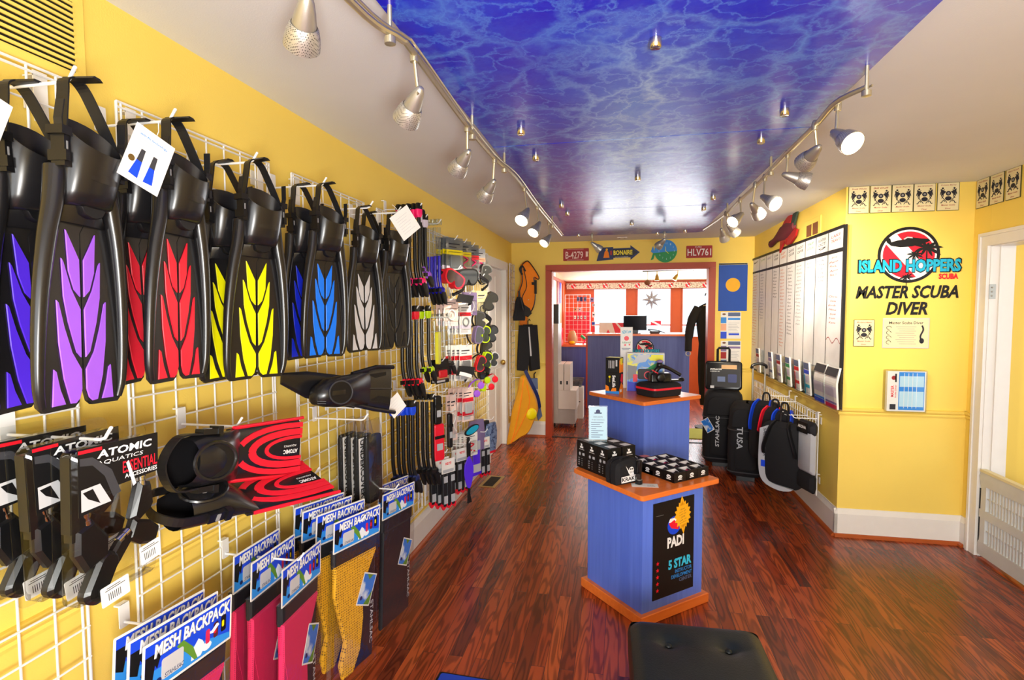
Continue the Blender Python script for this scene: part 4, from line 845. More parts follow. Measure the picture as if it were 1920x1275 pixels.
# clear bags with vertical white lettering
def plastic_bag(M, label, letter, col='black_fabric'):
    t = thing('bagged_vest', label, 'bagged item', M, 'clear bags with folded black garments')
    g = G(col); g.loft([[(x, y, z) for x, z in rrect(.115-i, .03, .012, 3)] for y, i in ((-.215, .02), (-.2, .0), (.06, .0), (.08, .015))], True); part('folded_garment', g, t)
    if letter:
        g = G('black').at(basis((-.03, 0, .0165), (0, -1, 0), (1, 0, 0), (0, 0, 1))); g.use('white').prism([(-.075, -.026), (.2, -.026), (.2, .026), (-.075, .026)], 0, .0006); g.use('black').text(letter, .062, 0, .26, .034, .0012, .035); part('lettering', g, t)
    g = G('clear_bag'); g.loft([[(x, y, z) for x, z in rrect(.135-i, .038-i*.8, .012, 3)] for y, i in ((-.235, .03), (-.22, .0), (.07, .0), (.15, .03))], True); part('clear_bag', g, t)
    return t
for k, (px, py, let, lab) in enumerate(((652, 846, 'UNDERCOVER', 'rearmost and leftmost'), (667, 847, 'UNDERCOVER', 'second from the left'), (681, 849, 'UNDERCOVER', 'third, with bright white lettering'), (697, 850, '', 'foremost and plain black'))):
    x = GX+.07+.036*k; p = at(px, py, x=x); plastic_bag(FL(p.y+.01*(k == 3), p.z, x) @ Ry(-8), 'clear plastic bag with black garment and letters running down, %s' % lab if let else 'clear plastic bag with plain black garment, foremost of the hanging bags', let)
p = at(693, 785, x=GX+.24); hook(FL(p.y-.03, p.z, GX), .24, 'white wire hook through the clear plastic bags')
# mesh backpacks folded in clear sleeves with header cards
def backpack(M, label, col, back_card=False, tagcard=True):
    t = thing('bagged_backpack', label, 'packaged backpack', M, 'folded mesh backpacks hanging in clear sleeves')
    W_, Hc = .272, .115
    g = G('white_card'); g.prism(rrect(W_, Hc, .004, 2, 0, 0), 0, .0012)
    z = .0016; g.use('blue').rect(-W_/2+.006, -Hc/2+.006, W_/2-.006, Hc/2-.006, z)
    g.use('sky_blue').flat([(-W_/2+.006, -Hc/2+.006), (W_/2-.006, -Hc/2+.006), (W_/2-.006, -Hc/2+.02), (.02, -Hc/2+.045), (-W_/2+.006, -Hc/2+.05)], z+.0001)
    g.use('cloud').flat([(.0, -.045), (.03, -.046), (.045, -.03), (.035, -.012), (.022, -.002), (.012, -.012), (.002, -.02)], z+.0003).flat(circ(.016, 12, .05, -.034, .010), z+.0002)
    g.use('leaf').flat([(-.045, .012), (-.025, .018), (.005, -.012), (.02, -.046), (.01, -.046), (-.012, -.02)], z+.0004); g.use('black').flat([(-W_/2+.006, .028), (-.085, .028), (-.098, -.008), (-.104, .002), (-.110, -.03), (-W_/2+.006, -.02)], z+.0004)
    g.use('light_grey').prism(rrect(.062, .046, .006, 3, -.055, -.018), z+.0003, z+.0007); g.use('navy').text('STAHLSAC', -.05, -.034, .055, .010, z+.001, .01, .25); g.use('navy').flat(circ(.0085, 12, -.094, -.036, .006), z+.0008)
    for k, (c, c2) in enumerate((('crimson', 'crimson'), ('maroon', 'red'), ('black', 'yellow'))):
        x = .052+.027*k; g.use(c).flat(rrect(.014+.002*k, .034+.003*k, .005, 3, x, -.012+.004*k), z+.0006); g.use(c2).flat(rrect(.008, .016, .003, 2, x-.002, -.012+.004*k), z+.0008)
    g.use('white').text('MESH BACKPACK', .01, .032, .235, .030, z+.0010, .03, .12); g.use('grey').text('MESH BACKPACK', .0125, .0305, .235, .030, z+.0006, .045, .12)
    g.use('white').text('MESH BACKPACK', .01, .032, .235, .030, z+.0012, .03, .12)
    part('header_card', g, t)
    # folded pack
    g = G('charcoal')
    def slabp(pts, z0, z1): g.prism(pts, z0, z1, .006, True)
    slabp([(-.128, -.052), (.128, -.052), (.126, -.115), (-.126, -.115)], -.022, -.002); slabp([(-.02, -.105), (.122, -.105), (.118, -.545), (-.005, -.55), (.03, -.3)], -.020, -.005)
    part('pack_panel', g, t, 'black padded panel')
    if col:
        g = G(col); g.prism([(-.124, -.11), (.118, -.11), (.085, -.16), (.035, -.24), (.045, -.36), (.03, -.48), (-.01, -.55), (-.06, -.55), (-.075, -.5), (-.05, -.42), (-.085, -.32), (-.118, -.22)], -.018, .003, .006, True)
        if col == 'crimson_mesh': g.prism([(-.12, -.2), (-.04, -.25), (-.03, -.54), (-.118, -.54)], -.018, .002, .006, True)
        part('mesh_panel', g, t, ('yellow' if col[0] == 'y' else 'crimson')+' mesh panel')
    else:
        g = G('charcoal'); g.prism([(-.122, -.11), (.1, -.11), (.04, -.54), (-.12, -.545)], -.02, .001, .006, True); part('mesh_panel', g, t, 'black mesh panel')
    g = G('light_grey').at(basis((.098, -.40, .0), (0, -1, 0), (1, 0, 0), (0, 0, 1))); g.text('STAHLSAC', 0, 0, .17, .018, .0, .01); part('lettering', g, t)
    if tagcard:
        g = G('white_card').at(Tr(.055, -.255, .006) @ Rz(-24)); g.prism(rrect(.085, .12, .002, 2), 0, .0008); g.use('sky_photo').rect(-.038, -.055, .038, .055, .0011); g.use('leaf').flat([(-.0, -.055), (.038, -.055), (.038, .0), (.02, -.03)], .0013).flat([(-.02, .055), (.02, .055), (.0, .035)], .0013); g.use('navy').flat(circ(.008, 12, -.022, -.034), .0013); part('photo_tag', g, t)
    g = G('clear_bag'); g.prism([(-.134, -.05), (.134, -.05), (.132, -.56), (.1, -.575), (-.1, -.572), (-.132, -.56)], -.024, .009, .006); part('clear_sleeve', g, t)
    return t
def bp_at(px, py, x, lab, src, turn=0, tilt=-5):
    """px, py: centre of the header card in the survey photo"""
    p = at(px, py, x=x); M = FL(p.y, p.z, x) @ Ry(-turn) @ Rz(tilt)
    return dup(src, M, lab, 'folded mesh backpacks hanging in clear sleeves') if src else (M, lab)
M_, L_ = bp_at(358, 1204, -1.00, 'crimson mesh backpack sleeve, front one of the lowest trio at the bottom edge', None); BR = backpack(M_, L_, 'crimson_mesh')
bp_at(331, 1196, -1.055, 'crimson mesh backpack sleeve, middle one of the lowest trio, greyish card', BR); bp_at(305, 1190, -1.11, 'crimson mesh backpack sleeve, rear one of the lowest trio', BR)
bp_at(567, 1072, -1.00, 'crimson mesh backpack sleeve with sky photo tag, front one of the middle trio', BR, -7)
bp_at(514, 1060, -1.08, 'crimson mesh backpack sleeve, second one of the middle trio', BR, -7); bp_at(483, 1048, -1.14, 'crimson mesh backpack sleeve, rear one of the middle trio', BR, -7)
M_, L_ = bp_at(671, 990, -0.985, 'yellow mesh backpack sleeve with tilted photo tag, front one of four', None, 12); BY = backpack(M_ @ I4, L_, 'yellow_mesh')
BY.matrix_basis = FL(at(671, 990, x=-.985).y, at(671, 990, x=-.985).z, -.985) @ Ry(-12) @ Rz(-4)
bp_at(640, 978, -1.05, 'yellow mesh backpack sleeve just behind the front yellow one', BY, 12); bp_at(615, 971, -1.105, 'yellow mesh backpack sleeve third from the front', BY, 12); bp_at(600, 964, -1.155, 'yellow mesh backpack sleeve nearest the wall', BY, 12)
M_, L_ = bp_at(748, 938, -1.00, 'black mesh backpack sleeve hanging farthest right, nearest the baseboard', None, 16); BK = backpack(M_, L_, None); BK.matrix_basis = FL(at(748, 938, x=-1.0).y, at(748, 938, x=-1.0).z, -1.0) @ Ry(-9) @ Rz(-4)
bp_at(738, 922, -1.11, 'black mesh backpack sleeve behind the farthest one, only its card corner visible', BK, 9)
for (px, py, x, lab) in ((404, 1188, -.985, 'white wire hook through the lowest trio of backpacks'), (566, 1052, -.98, 'white wire hook through the middle trio of backpacks'), (682, 978, -.965, 'white wire hook through the yellow backpacks'), (745, 918, -.98, 'white wire hook through the black backpacks')):
    p = at(px, py, x=x); hook(FL(p.y, p.z, GX), x-GX, lab)
# ================================================================== LEFT WALL: snorkels, masks, goggles, packs beyond the fins
ORD = ['first', 'second', 'third', 'fourth', 'fifth', 'sixth', 'seventh', 'eighth', 'ninth', 'tenth']
def depth_for(px, py, x=-1.13): return at(px, py, x=x).y
def snorkel(M, top, low, label, group, tube='black_plastic', L=.46, cap='black_plastic', tube2=None):
    t = thing('snorkel', label, 'snorkel', M, group); k = L/.46
    g = G(cap); g.loft([[(x, y, z) for x, z in rrect(w, d, .006, 2)] for y, w, d in ((-.002, .028, .018), (-.012, .040, .022), (-.035, .038, .022))], True); part('dry_top', g, t)
    if top:
        g = G(top); g.loft([[(x, y, z) for x, z in rrect(w, d, .008, 3)] for y, w, d in ((-.035, .040, .023), (-.062, .040, .023), (-.078, .026, .02))], True); part('top_band', g, t, top.replace('_', ' ')+' band')
    g = G(tube); c = [(0, -.05, 0), (0, -.2*k, .0)]
    g.tube(c, .0100, 10, cap=False); g.use(tube2 or tube).tube(curve3([(0, -.2*k, 0), (.0, -.30*k, 0), (.006, -.36*k, .004), (.02, -.40*k, .01)], 4), [.0102]*9+[.011]*4, 10); part('tube', g, t)
    g = G(low or 'black_rubber').at(Tr(.012, -.385*k, .008) @ Rz(24)); g.at(Tr(.012, -.385*k, .008)).ball((0, 0, 0), .028, .024, .0115, 12, 6); part('purge_band', g, t)
    g = G('black_rubber'); g.loft([[(x+dx, y*k, z+.012) for x, z in rrect(w, .020, .006, 2)] for y, w, dx in ((-.395, .036, .018), (-.425, .034, .03), (-.452, .026, .038), (-.462, .014, .042))], True); g.box(-.012, -.385*k, .012, .024, .022, .012); part('mouthpiece', g, t)
    return t
SN = {}
def row(kind, pxs, py, x=-1.13, labels=None, z=None, **kw):
    """a hook with items along it: depth fixed by the middle item, places measured in the photo"""
    Y = depth_for(pxs[len(pxs)//2], py, x)
    return [at(px, py if not isinstance(py, list) else py[i], y=Y) for i, px in enumerate(pxs)]
def snorkels(pxs, pys, x, top, low, lab, grp, **kw):
    Y = depth_for(pxs[len(pxs)//2], pys[0], x); src = None
    for i, px in enumerate(pxs):
        p = at(px, lerp(pys[0], pys[1], i/max(1, len(pxs)-1)), y=Y); M = FL(Y+.006*(i % 2), p.z, p.x) @ Ry(-25)
        l = '%s of the %s' % (ORD[i], lab)
        if src: dup(src, M, l, grp)
        else: src = snorkel(M, top, low, l, grp, **kw)
    h = at(pxs[-1], pys[1], y=Y); hook(FL(Y, h.z-.03, GX), max(.1, h.x-GX+.01), 'white wire hook holding the %s' % lab)
snorkels([748, 757, 766, 776, 785], (383, 380), -1.12, 'pink', 'pink', 'pink banded black snorkels high on the wall', 'pink banded snorkels', L=.50)
snorkels([791, 796], (392, 401), -1.12, 'pale_lilac', 'purple', 'narrow black snorkels with lilac bands behind the pink ones', 'lilac banded snorkels', L=.42)
snorkels([801, 808, 815, 822], (412, 410), -1.12, None, 'deep_blue', 'clear snorkels with deep blue lower tubes', 'clear and blue snorkels', tube='clear_tube', cap='clear_tube', tube2='blue_glass', L=.52)
snorkels([753, 762, 770, 779], (574, 572), -1.12, 'fin_red', 'fin_red', 'red banded black snorkels at waist height', 'red banded snorkels', L=.50)
snorkels([790, 802], (573, 572), -1.12, 'lime', 'lime', 'lime banded black snorkels', 'lime banded snorkels', L=.46)
snorkels([814, 823, 832, 841], (588, 586), -1.12, None, 'black_plastic', 'pale clear snorkels right of the lime banded ones', 'pale clear snorkels', tube='clear_tube', cap='clear_tube', tube2='clear_tube', L=.40)
p = at(821, 622, x=-1.10); solo('dive_flag_tube', G('lemon').at(FL(p.y, p.z, p.x)).prism(rrect(.045, .20, .012, 3, 0, -.10), -.01, .01), 'neon yellow soft tube hanging between pale clear snorkels', 'signal tube')
snorkels([735, 745, 755, 764, 773], (752, 750), -1.12, 'blue', 'navy', 'blue banded black snorkels in the lowest row', 'blue banded snorkels', L=.50)
snorkels([782, 791, 800, 809], (738, 738), -1.11, None, 'black_rubber', 'plain black snorkels in the lowest row', 'plain black snorkels', L=.55)
# red sleeves beside them
for i, (px, py, c, w, h, lab) in enumerate(((820, 742, 'black_plastic', .05, .17, 'black flat pouch hanging above the red sleeve'), (822, 795, 'fin_red', .075, .22, 'red sleeve with black buckle hanging among the black snorkels'), (843, 775, 'black_rubber', .035, .22, 'black cylinder shaped holder right of the red sleeve'))):
    p = at(px, py, x=-1.06); t = thing('gear_sleeve', lab, 'accessory', FL(p.y, p.z, p.x) @ Ry(-30), 'gear sleeves low on the wall')
    part('sleeve', G(c).prism(rrect(w, h, .012, 3, 0, -h/2), -.012, .012, .004), t); g = G('black_plastic').box(0, -h*.35, .013, w*.98, .018, .006); part('strap', g, t); g = G('silver_card').box(0, -h*.62, .013, w*.6, .04, .002); part('label_patch', g, t)
# flat packs: card + clear blister + product
def pack(M, label, group, w=.085, h=.15, card='white_card', band=None, prod='dark_grey', shape=0, low=None):
    t = thing('accessory_pack', label, 'packaged accessory', M, group)
    g = G(card); g.prism(rrect(w, h, .004, 2, 0, -h/2), 0, .0012)
    if band: g.use(band).rect(-w/2+.002, -h*.42, w/2-.002, -h*.30, .0016)
    g.use('ink').rect(-w*.35, -h*.17, w*.3, -h*.14, .0016).rect(-w*.35, -h*.24, w*.1, -h*.22, .0016); g.use('light_grey').rect(-w*.4, -h*.95, w*.2, -h*.86, .0016)
    if low: g.use(low).rect(-w/2+.002, -h*.82, w/2-.002, -h*.7, .0016)
    part('backing_card', g, t)
    g = G(prod)
    if shape == 0: g.prism(rrect(w*.6, h*.32, .01, 3, 0, -h*.6), .0015, .016, .004, True)
    elif shape == 1: g.tube([(w*.25*math.cos(a*PI/8), -h*.6+w*.25*math.sin(a*PI/8), .008) for a in range(16)], .005, 6, closed=True)
    else: g.tube(curve3([(-w*.25, -h*.4, .008), (w*.2, -h*.5, .008), (-w*.2, -h*.65, .008), (w*.25, -h*.8, .008)], 4), .005, 6)
    part('product', g, t)
    part('blister', G('clear_plastic').prism(rrect(w*.85, h*.5, .01, 3, 0, -h*.6), .0013, .022, .004), t); return t
def packs(pxs, py, x, lab, grp, turn=25, **kw):
    Y = depth_for(pxs[len(pxs)//2], py, x); src = None
    for i, px in enumerate(pxs):
        p = at(px, py, y=Y); M = FL(Y, p.z, p.x) @ Ry(-turn-2*i) @ Rz([0, 2, -2][i % 3]); l = '%s of the %s' % (ORD[i], lab)
        src2 = dup(src, M, l, grp) if src else pack(M, l, grp, **kw); src = src or src2
    h = at(pxs[-1], py, y=Y); hook(FL(Y, h.z-.012, GX), max(.1, h.x-GX+.015), 'white wire hook holding the %s' % lab)
packs([831, 838, 845, 852], 446, -1.13, 'smoke grey packs with yellow tops, first hook', 'smoke grey packs', card='smoke_plastic', band='yellow', prod='mask_grey', w=.15, h=.27, low='pale_lilac')
packs([862, 870], 452, -1.13, 'smoke grey packs with pink stripes, second hook', 'smoke grey packs', card='smoke_plastic', band='yellow', prod='pink', w=.15, h=.27, shape=2, low='pale_pink')
packs([877, 885], 459, -1.13, 'smoke grey packs with red marks, third hook', 'smoke grey packs', card='smoke_plastic', band='fin_red', prod='pink', w=.15, h=.27, shape=2)
packs([892, 898], 466, -1.13, 'grey packs farthest right in the top row', 'smoke grey packs', card='silver_card', band='peach', prod='pink', w=.15, h=.25, shape=1)
packs([848, 856, 864, 872], 568, -1.10, 'white and red bordered packs at head height', 'white and red packs', band='red', prod='grey', w=.11, h=.22, shape=1, low='pale_lilac')
packs([830, 838, 846], 560, -1.13, 'white leaflets in clear packs left of the red bordered ones', 'white packs', card='pale_pink', prod='white', w=.13, h=.18, shape=1)
packs([845, 855, 864, 873], 647, -1.10, 'white packs with red stripes in the middle row', 'middle row packs', band='red', prod='grey', low='fin_red', w=.12, h=.25, shape=0)
packs([850, 859, 868, 877], 727, -1.10, 'pinkish packs with red stripes in the lower row', 'lower row packs', card='pale_pink', band='fin_red', prod='light_grey', low='fin_red', w=.11, h=.24, shape=0)
packs([842, 849], 740, -1.13, 'narrow white packs behind the pinkish ones', 'lower row packs', card='pale_pink', prod='white', w=.06, h=.32, shape=2)
packs([896, 903], 545, -1.12, 'white packs beside the hanging goggles', 'goggle packs', card='cream', prod='dark_grey', w=.14, h=.26, shape=1)
packs([880], 548, -1.10, 'round lilac disc packs behind the goggles', 'disc packs', card='mauve', prod='pale_lilac', w=.17, h=.17, shape=1)
packs([820, 828], 674, -1.10, 'black packs with a red badge under the pale snorkels', 'black packs', card='black', prod='fin_red', low='tan', w=.12, h=.15)
# dive masks
def mask(M, col, label, grp='dive masks on hooks', lens='lens', w=.17, h=.10):
    t = thing('dive_mask', label, 'mask', M, grp)
    o = [(-.085, .03), (-.06, .046), (0, .05), (.06, .046), (.085, .03), (.082, -.02), (.05, -.05), (.02, -.045), (0, -.015), (-.02, -.045), (-.05, -.05), (-.082, -.02)]
    o = [(p.x*w/.17, p.y*h/.1) for p in curve3([(*q, 0) for q in o+[o[0]]], 3)[:-1]]
    g = G(col); g.loft([[(x*s, y*s, z) for x, y in o] for z, s in ((-.035, .86), (-.03, .95), (0, .9), (.012, 1.0), (.026, .98))], True); part('mask_frame', g, t)
    g = G(lens); g.prism([(x*.84, y*.8) for x, y in o], .0265, .030); part('lens', g, t)
    g = G('black_rubber' if col != 'black_rubber' else 'dark_grey'); g.strip(curve3([(-.08*w/.17, 0, -.01), (-.09*w/.17, .02, -.06), (-.03, .05, -.10), (.03, .05, -.10), (.09*w/.17, .02, -.06), (.08*w/.17, 0, -.01)], 4), .02, .003, (0, 1, .2)); part('mask_strap', g, t)
    return t
MK = {}
def mask_at(px, py, x, col, label, turn=-35, tilt=0, s=1, lens='lens', grp='dive masks on hooks'):
    p = at(px, py, x=x); M = FL(p.y, p.z, x) @ Ry(turn) @ Rz(tilt) @ Sc(s); k = (col, lens)
    if k in MK: return dup(MK[k], M, label, grp)
    MK[k] = mask(M, col, label, grp, lens); return MK[k]
mask_at(848, 523, -1.05, 'fin_red', 'red and black mask below the clear blue snorkels', -30, -25, 1.0)
mask_at(872, 520, -1.03, 'black_rubber', 'black mask right of the red one, strap hanging under it', -30, 5, 1.15)
mask_at(911, 514, -1.06, 'black_rubber', 'small black mask hanging beside the white door casing, topmost', -60, 85, .9)
mask_at(919, 566, -1.06, 'black_rubber', 'black mask beside the door casing below the topmost one', -60, 60, .95)
mask_at(896, 628, -1.06, 'mauve', 'lilac and black mask next to a lime one', -40, 80, .8)
mask_at(909, 627, -1.05, 'lime', 'lime yellow mask in the middle of the column by the door casing', -40, 80, .8)
mask_at(922, 626, -1.04, 'black_rubber', 'black mask right of the lime yellow one', -40, 70, .85)
mask_at(911, 655, -1.06, 'black_rubber', 'black mask just under the lime yellow one', -60, 85, .9)
mask_at(900, 682, -1.05, 'fin_red', 'red mask beside a lime one, lower in the column', -45, 70, .75)
mask_at(912, 676, -1.04, 'lime', 'lime mask between a red and a grey one', -45, 75, .8)
mask_at(925, 674, -1.03, 'light_grey', 'pale grey mask nearest the door casing', -45, 75, .75)
mask_at(904, 697, -1.07, 'black_rubber', 'small black mask just under the red one', -45, 90, .7)
mask_at(900, 600, -1.08, 'dark_grey', 'dark grey mask on white packaging above the lilac one', -60, 90, .8)
def loose_strap(px0, py0, px1, py1, x, col, label, w=.03, cat='strap', name='mask_strap_spare', bow=.03, grp='loose straps'):
    a, b = at(px0, py0, x=x), at(px1, py1, x=x); mid = (a+b)/2+Vector((.05, 0, 0)); g = G(col); g.strip(curve3([a, mid+Vector((0, bow, 0)), b], 6), w, .006, (0, .6, .5)); g.use('black_plastic').box(*b, .02, .02, .02)
    solo(name, g, label, cat, I4, grp)
loose_strap(857, 530, 851, 552, -1.05, 'black_rubber', 'black strap looped under the red and black mask', .035)
loose_strap(900, 518, 905, 543, -1.06, 'black_rubber', 'black strap dangling left of the topmost small mask', .035)
loose_strap(858, 558, 880, 566, -1.05, 'black_fabric', 'thick black padded strap above the red bordered packs', .08)
loose_strap(858, 695, 884, 700, -1.07, 'black_fabric', 'black padded strap under the middle row packs', .09)
loose_strap(862, 700, 874, 714, -1.05, 'white', 'white and black strap end under the middle row packs', .03)
loose_strap(908, 590, 907, 615, -1.07, 'black_rubber', 'black strap hanging below the white goggle packs', .05)
loose_strap(903, 690, 907, 704, -1.06, 'black_rubber', 'two pronged black strap under the small black mask', .05)
for i, (px, py, c, cn) in enumerate(((897, 730, 'purple', 'violet'), (909, 720, 'lime', 'pale green'), (924, 718, 'fin_red', 'red'))):
    p = at(px, py, x=-1.05); t = thing('swim_goggles', 'small %s swim goggles in the lowest goggle row' % cn, 'goggles', FL(p.y, p.z, -1.05) @ Ry(-50) @ Rz(60), 'swim goggles')
    for s in (-1, 1): part('eye_cup', G(c).at(Tr(s*.035, 0, 0)).lathe([(.022, 0), (.028, .006), (.026, .016), (.02, .018)], 14), t)
    part('head_strap', G(c).strip(curve3([(-.06, 0, 0), (-.07, .02, -.05), (0, .04, -.09), (.07, .02, -.05), (.06, 0, 0)], 4), .012, .003, (0, 1, 0)), t)
for k, (px, py, lab) in enumerate(((905, 512, 'white wire hook for the topmost small mask'), (905, 558, 'white wire hook for the white goggle packs'), (905, 614, 'white wire hook for the lilac and lime masks'), (905, 664, 'white wire hook for the red and lime masks'), (905, 712, 'white wire hook for the small swim goggles'), (857, 505, 'white wire hook for the red and black masks'))):
    p = at(px, py, x=-1.08); hook(FL(p.y, p.z, GX), .2, lab)
# lowest row: carded gloves and socks, paddle, wraps
def glove(M, label, grp, col='charcoal', tip='fin_red', h=.30):
    t = thing('carded_gloves', label, 'gloves', M, grp)
    g = G('white_card'); g.prism(rrect(.11, .09, .004, 2, 0, -.045), 0, .002); g.use('fin_red').text('warm', 0, -.03, .05, .018, .0024, .02, .2); g.use('silver_card').rect(-.045, -.085, .045, -.066, .0024); part('header_card', g, t)
    g = G(col)
    for s in (-1, 0, 1): g.prism(rrect(.032, h-.09, .010, 3, s*.035, -.09-(h-.09)/2), -.014, .010, .004, True)
    part('fabric', g, t)
    for s in (-1, 1): part('grip_patch', G('silver_card').box(s*.03, -.125, .0115, .03, .04, .003), t); part('grip_patch', G('silver_card').box(s*.03, -h+.045, .0115, .03, .05, .003), t)
    g = G(tip); g.prism([(-.06, -h+.01), (-.045, -h-.02), (-.02, -h+.0), (0, -h-.018), (.025, -h+.002), (.05, -h-.02), (.06, -h+.01), (.05, -h+.02), (-.05, -h+.02)], -.01, .008); part('hem', g, t)
    return t
gl = None
for i, (px, py, x, lab) in enumerate(((818, 856, -1.13, 'under the red sleeve, left of three'), (829, 858, -1.10, 'under the red sleeve, middle of three'), (840, 860, -1.06, 'under the red sleeve, right of three'), (858, 842, -1.12, 'left of the purple paddle, rear'), (866, 840, -1.08, 'left of the purple paddle, front'),
                      (903, 812, -1.10, 'under the patterned wrap, left'), (909, 820, -1.07, 'under the patterned wrap, right'))):
    p = at(px, py, x=x); M = FL(p.y, p.z, x) @ Ry(-30); l = 'carded black gloves with red hem, %s' % lab
    if gl: dup(gl, M, l, 'carded gloves near the floor')
    else: gl = glove(M, l, 'carded gloves near the floor')
packs([858, 866, 874, 882], 812, -1.10, 'white cards with red print in the lowest row', 'lowest row cards', w=.14, h=.17, band=None, prod='fin_red', shape=2)
p = at(885, 806, x=-1.03); t = thing('neoprene_strap_cover', 'cyan strap cover with black edge lying on top of the white cards', 'strap cover', FL(p.y, p.z, -1.03) @ Ry(-20) @ Rz(10))
part('cover', G('black_rubber').prism(circ(.085, 24, 0, 0, .032), -.006, .004), t); part('face', G('teal').prism(circ(.074, 24, 0, 0, .024), .004, .007), t, 'cyan face')
p = at(879, 884, x=-1.0); t = thing('strap_wrap', 'purple leaf shaped strap wrap with long black tails hanging lowest', 'strap wrap', FL(p.y, p.z, -1.0) @ Ry(-35))
part('purple_panel', G('violet').prism([(p_.x, p_.y) for p_ in curve3([(0, .11, 0), (.035, .05, 0), (.038, -.02, 0), (.018, -.095, 0), (0, -.115, 0), (-.018, -.095, 0), (-.038, -.02, 0), (-.035, .05, 0)], 3)], -.005, .005, .002), t)
g = G('black_rubber').prism([(-.014, .10), (.014, .10), (.016, .19), (.006, .235), (-.01, .235), (-.016, .19)], -.004, .004).prism([(-.008, -.105), (.008, -.105), (.01, -.16), (.022, -.215), (-.016, -.215), (-.01, -.16)], -.004, .004); part('tails', g, t)
hook(FL(p.y, p.z+.19, GX), .27, 'white wire hook for the purple leaf shaped wrap')
p = at(893, 845, x=-1.05); t = thing('strap_wrap', 'violet wrap with white tags behind the purple leaf shaped one', 'strap wrap', FL(p.y, p.z, -1.05) @ Ry(-30)); part('purple_panel', G('violet').prism(rrect(.07, .22, .02, 3, 0, -.03), -.006, .006, .003), t); part('tag_card', G('silver_card').prism(rrect(.07, .07, .004, 2, 0, .04), .007, .009), t); part('lower_tag', G('light_grey').prism(rrect(.08, .06, .004, 2, .0, -.13), .007, .009), t)
def wrap(px, py, x, c1, c2, label, w=.16, h=.30):
    p = at(px, py, x=x); t = thing('neck_gaiter', label, 'cloth', FL(p.y, p.z, x) @ Ry(-25), 'cloths on the lowest hook by the door casing')
    part('cloth', G(c1).loft([[(x_, y, z) for x_, z in rrect(w*s, .03, .01, 2)] for y, s in ((0, .8), (-h*.3, 1), (-h*.7, .95), (-h, .7))], True), t); part('hem', G(c2).loft([[(x_, y, z) for x_, z in rrect(w*.72, .034, .01, 2)] for y in (-h*.96, -h*1.04)], True), t)
wrap(893, 788, -1.12, 'mauve', 'violet', 'purple and lilac cloth on the lowest hook, leftmost', .2, .42); wrap(906, 790, -1.09, 'charcoal', 'royal', 'dark grey cloth with blue hem on the lowest hook'); wrap(919, 793, -1.05, 'denim_print', 'fin_red', 'blue patterned cloth with red hem nearest the door casing', .16, .24)
for px, py, l in ((829, 850, 'white wire hook for the carded gloves under the red sleeve'), (862, 836, 'white wire hook for the carded gloves left of the purple paddle'), (906, 810, 'white wire hook for the carded gloves under the patterned cloth'), (878, 850, 'white wire hook for the purple strap wraps'), (828, 735, 'white wire hook for the red sleeve'), (897, 727, 'white wire hook for the violet goggles'), (924, 715, 'white wire hook for the red goggles'), (900, 520, 'white wire hook for the dangling black strap'), (895, 625, 'white wire hook for the lilac mask'), (843, 772, 'white wire hook for the black cylinder holder')):
    p = at(px, py, x=-1.07); hook(FL(p.y, p.z, GX), .22, l)
p = at(925, 787, x=-1.0); hook(FL(p.y, p.z, GX), .26, 'white wire hook for the cloths by the door casing')
p = at(820, 728, x=-1.0); hook(FL(p.y, p.z-.01, GX), .22, 'white wire hook with clear rings above the plain black snorkels')

# corner grid with vests, shorts and yellow bag, beside the back wall
gridwall(FL(6.16, .47, -1.262+.0) if 0 else basis((-1.262, 6.165, .30), (0, 1, 0), (0, 0, 1), (1, 0, 0)), .30, 1.78, label='narrow white wire grid in the corner beside the back wall', name='gridwall_panel')
def vest(M, label):
    t = thing('buoyancy_vest', label, 'vest', M)
    o = [(-.05, .0), (.02, .04), (.10, -.04), (.17, -.14), (.155, -.17), (.10, -.15), (.12, -.30), (.11, -.45), (.06, -.55), (-.02, -.56), (-.09, -.50), (-.10, -.35), (-.05, -.20), (-.06, -.08)]
    o = [(p.x, p.y) for p in curve3([(*q, 0) for q in o+[o[0]]], 3)[:-1]]
    part('vest_body', G('orange').prism(o, -.02, .035, .014, True), t); g = G('black_rubber'); g.tube([(*q, .034) for q in o], .006, 6, closed=True); g.tube(curve3([(-.04, -.05, .04), (.0, -.25, .045), (-.06, -.4, .045), (.02, -.55, .04)], 4), .005, 6); part('piping', g, t)
    g = G('black_plastic').box(.12, -.26, .03, .03, .16, .03).box(.10, -.22, .035, .06, .03, .02); part('inflator', g, t); g = G('charcoal').tube(curve3([(-.05, -.12, .03), (-.08, -.06, .03), (-.05, -.02, .03), (-.01, -.08, .03)], 4), .012, 6); part('shoulder_strap', g, t); return t
p = at(968, 487, x=-1.08)
vest(FL(6.28, p.z+.0, -1.10) @ Ry(-52), 'orange snorkel vest with black piping hanging highest in the back left corner')
def orange_pack(px, py, w, h, lab):
    p = at(px, py, y=6.44); t = thing('vest_pack', lab, 'packaged vest', FB(p.x, p.z, 6.455), 'orange packs'); g = G('orange'); g.prism(rrect(w, h, .01, 3), -.02, .02, .006); g.use('brown').text('SNORKEL', .01, 0, h*.6, w*.2, .0205, .01, 0, -90); part('folded_vest', g, t); part('clear_bag', G('clear_bag').prism(rrect(w+.03, h+.03, .01, 3), -.021, .026, .004), t)
orange_pack(991, 522, .07, .26, 'flat orange pack with letters running down beside the orange vest'); orange_pack(981, 590, .09, .26, 'lower flat orange pack behind the black hood')
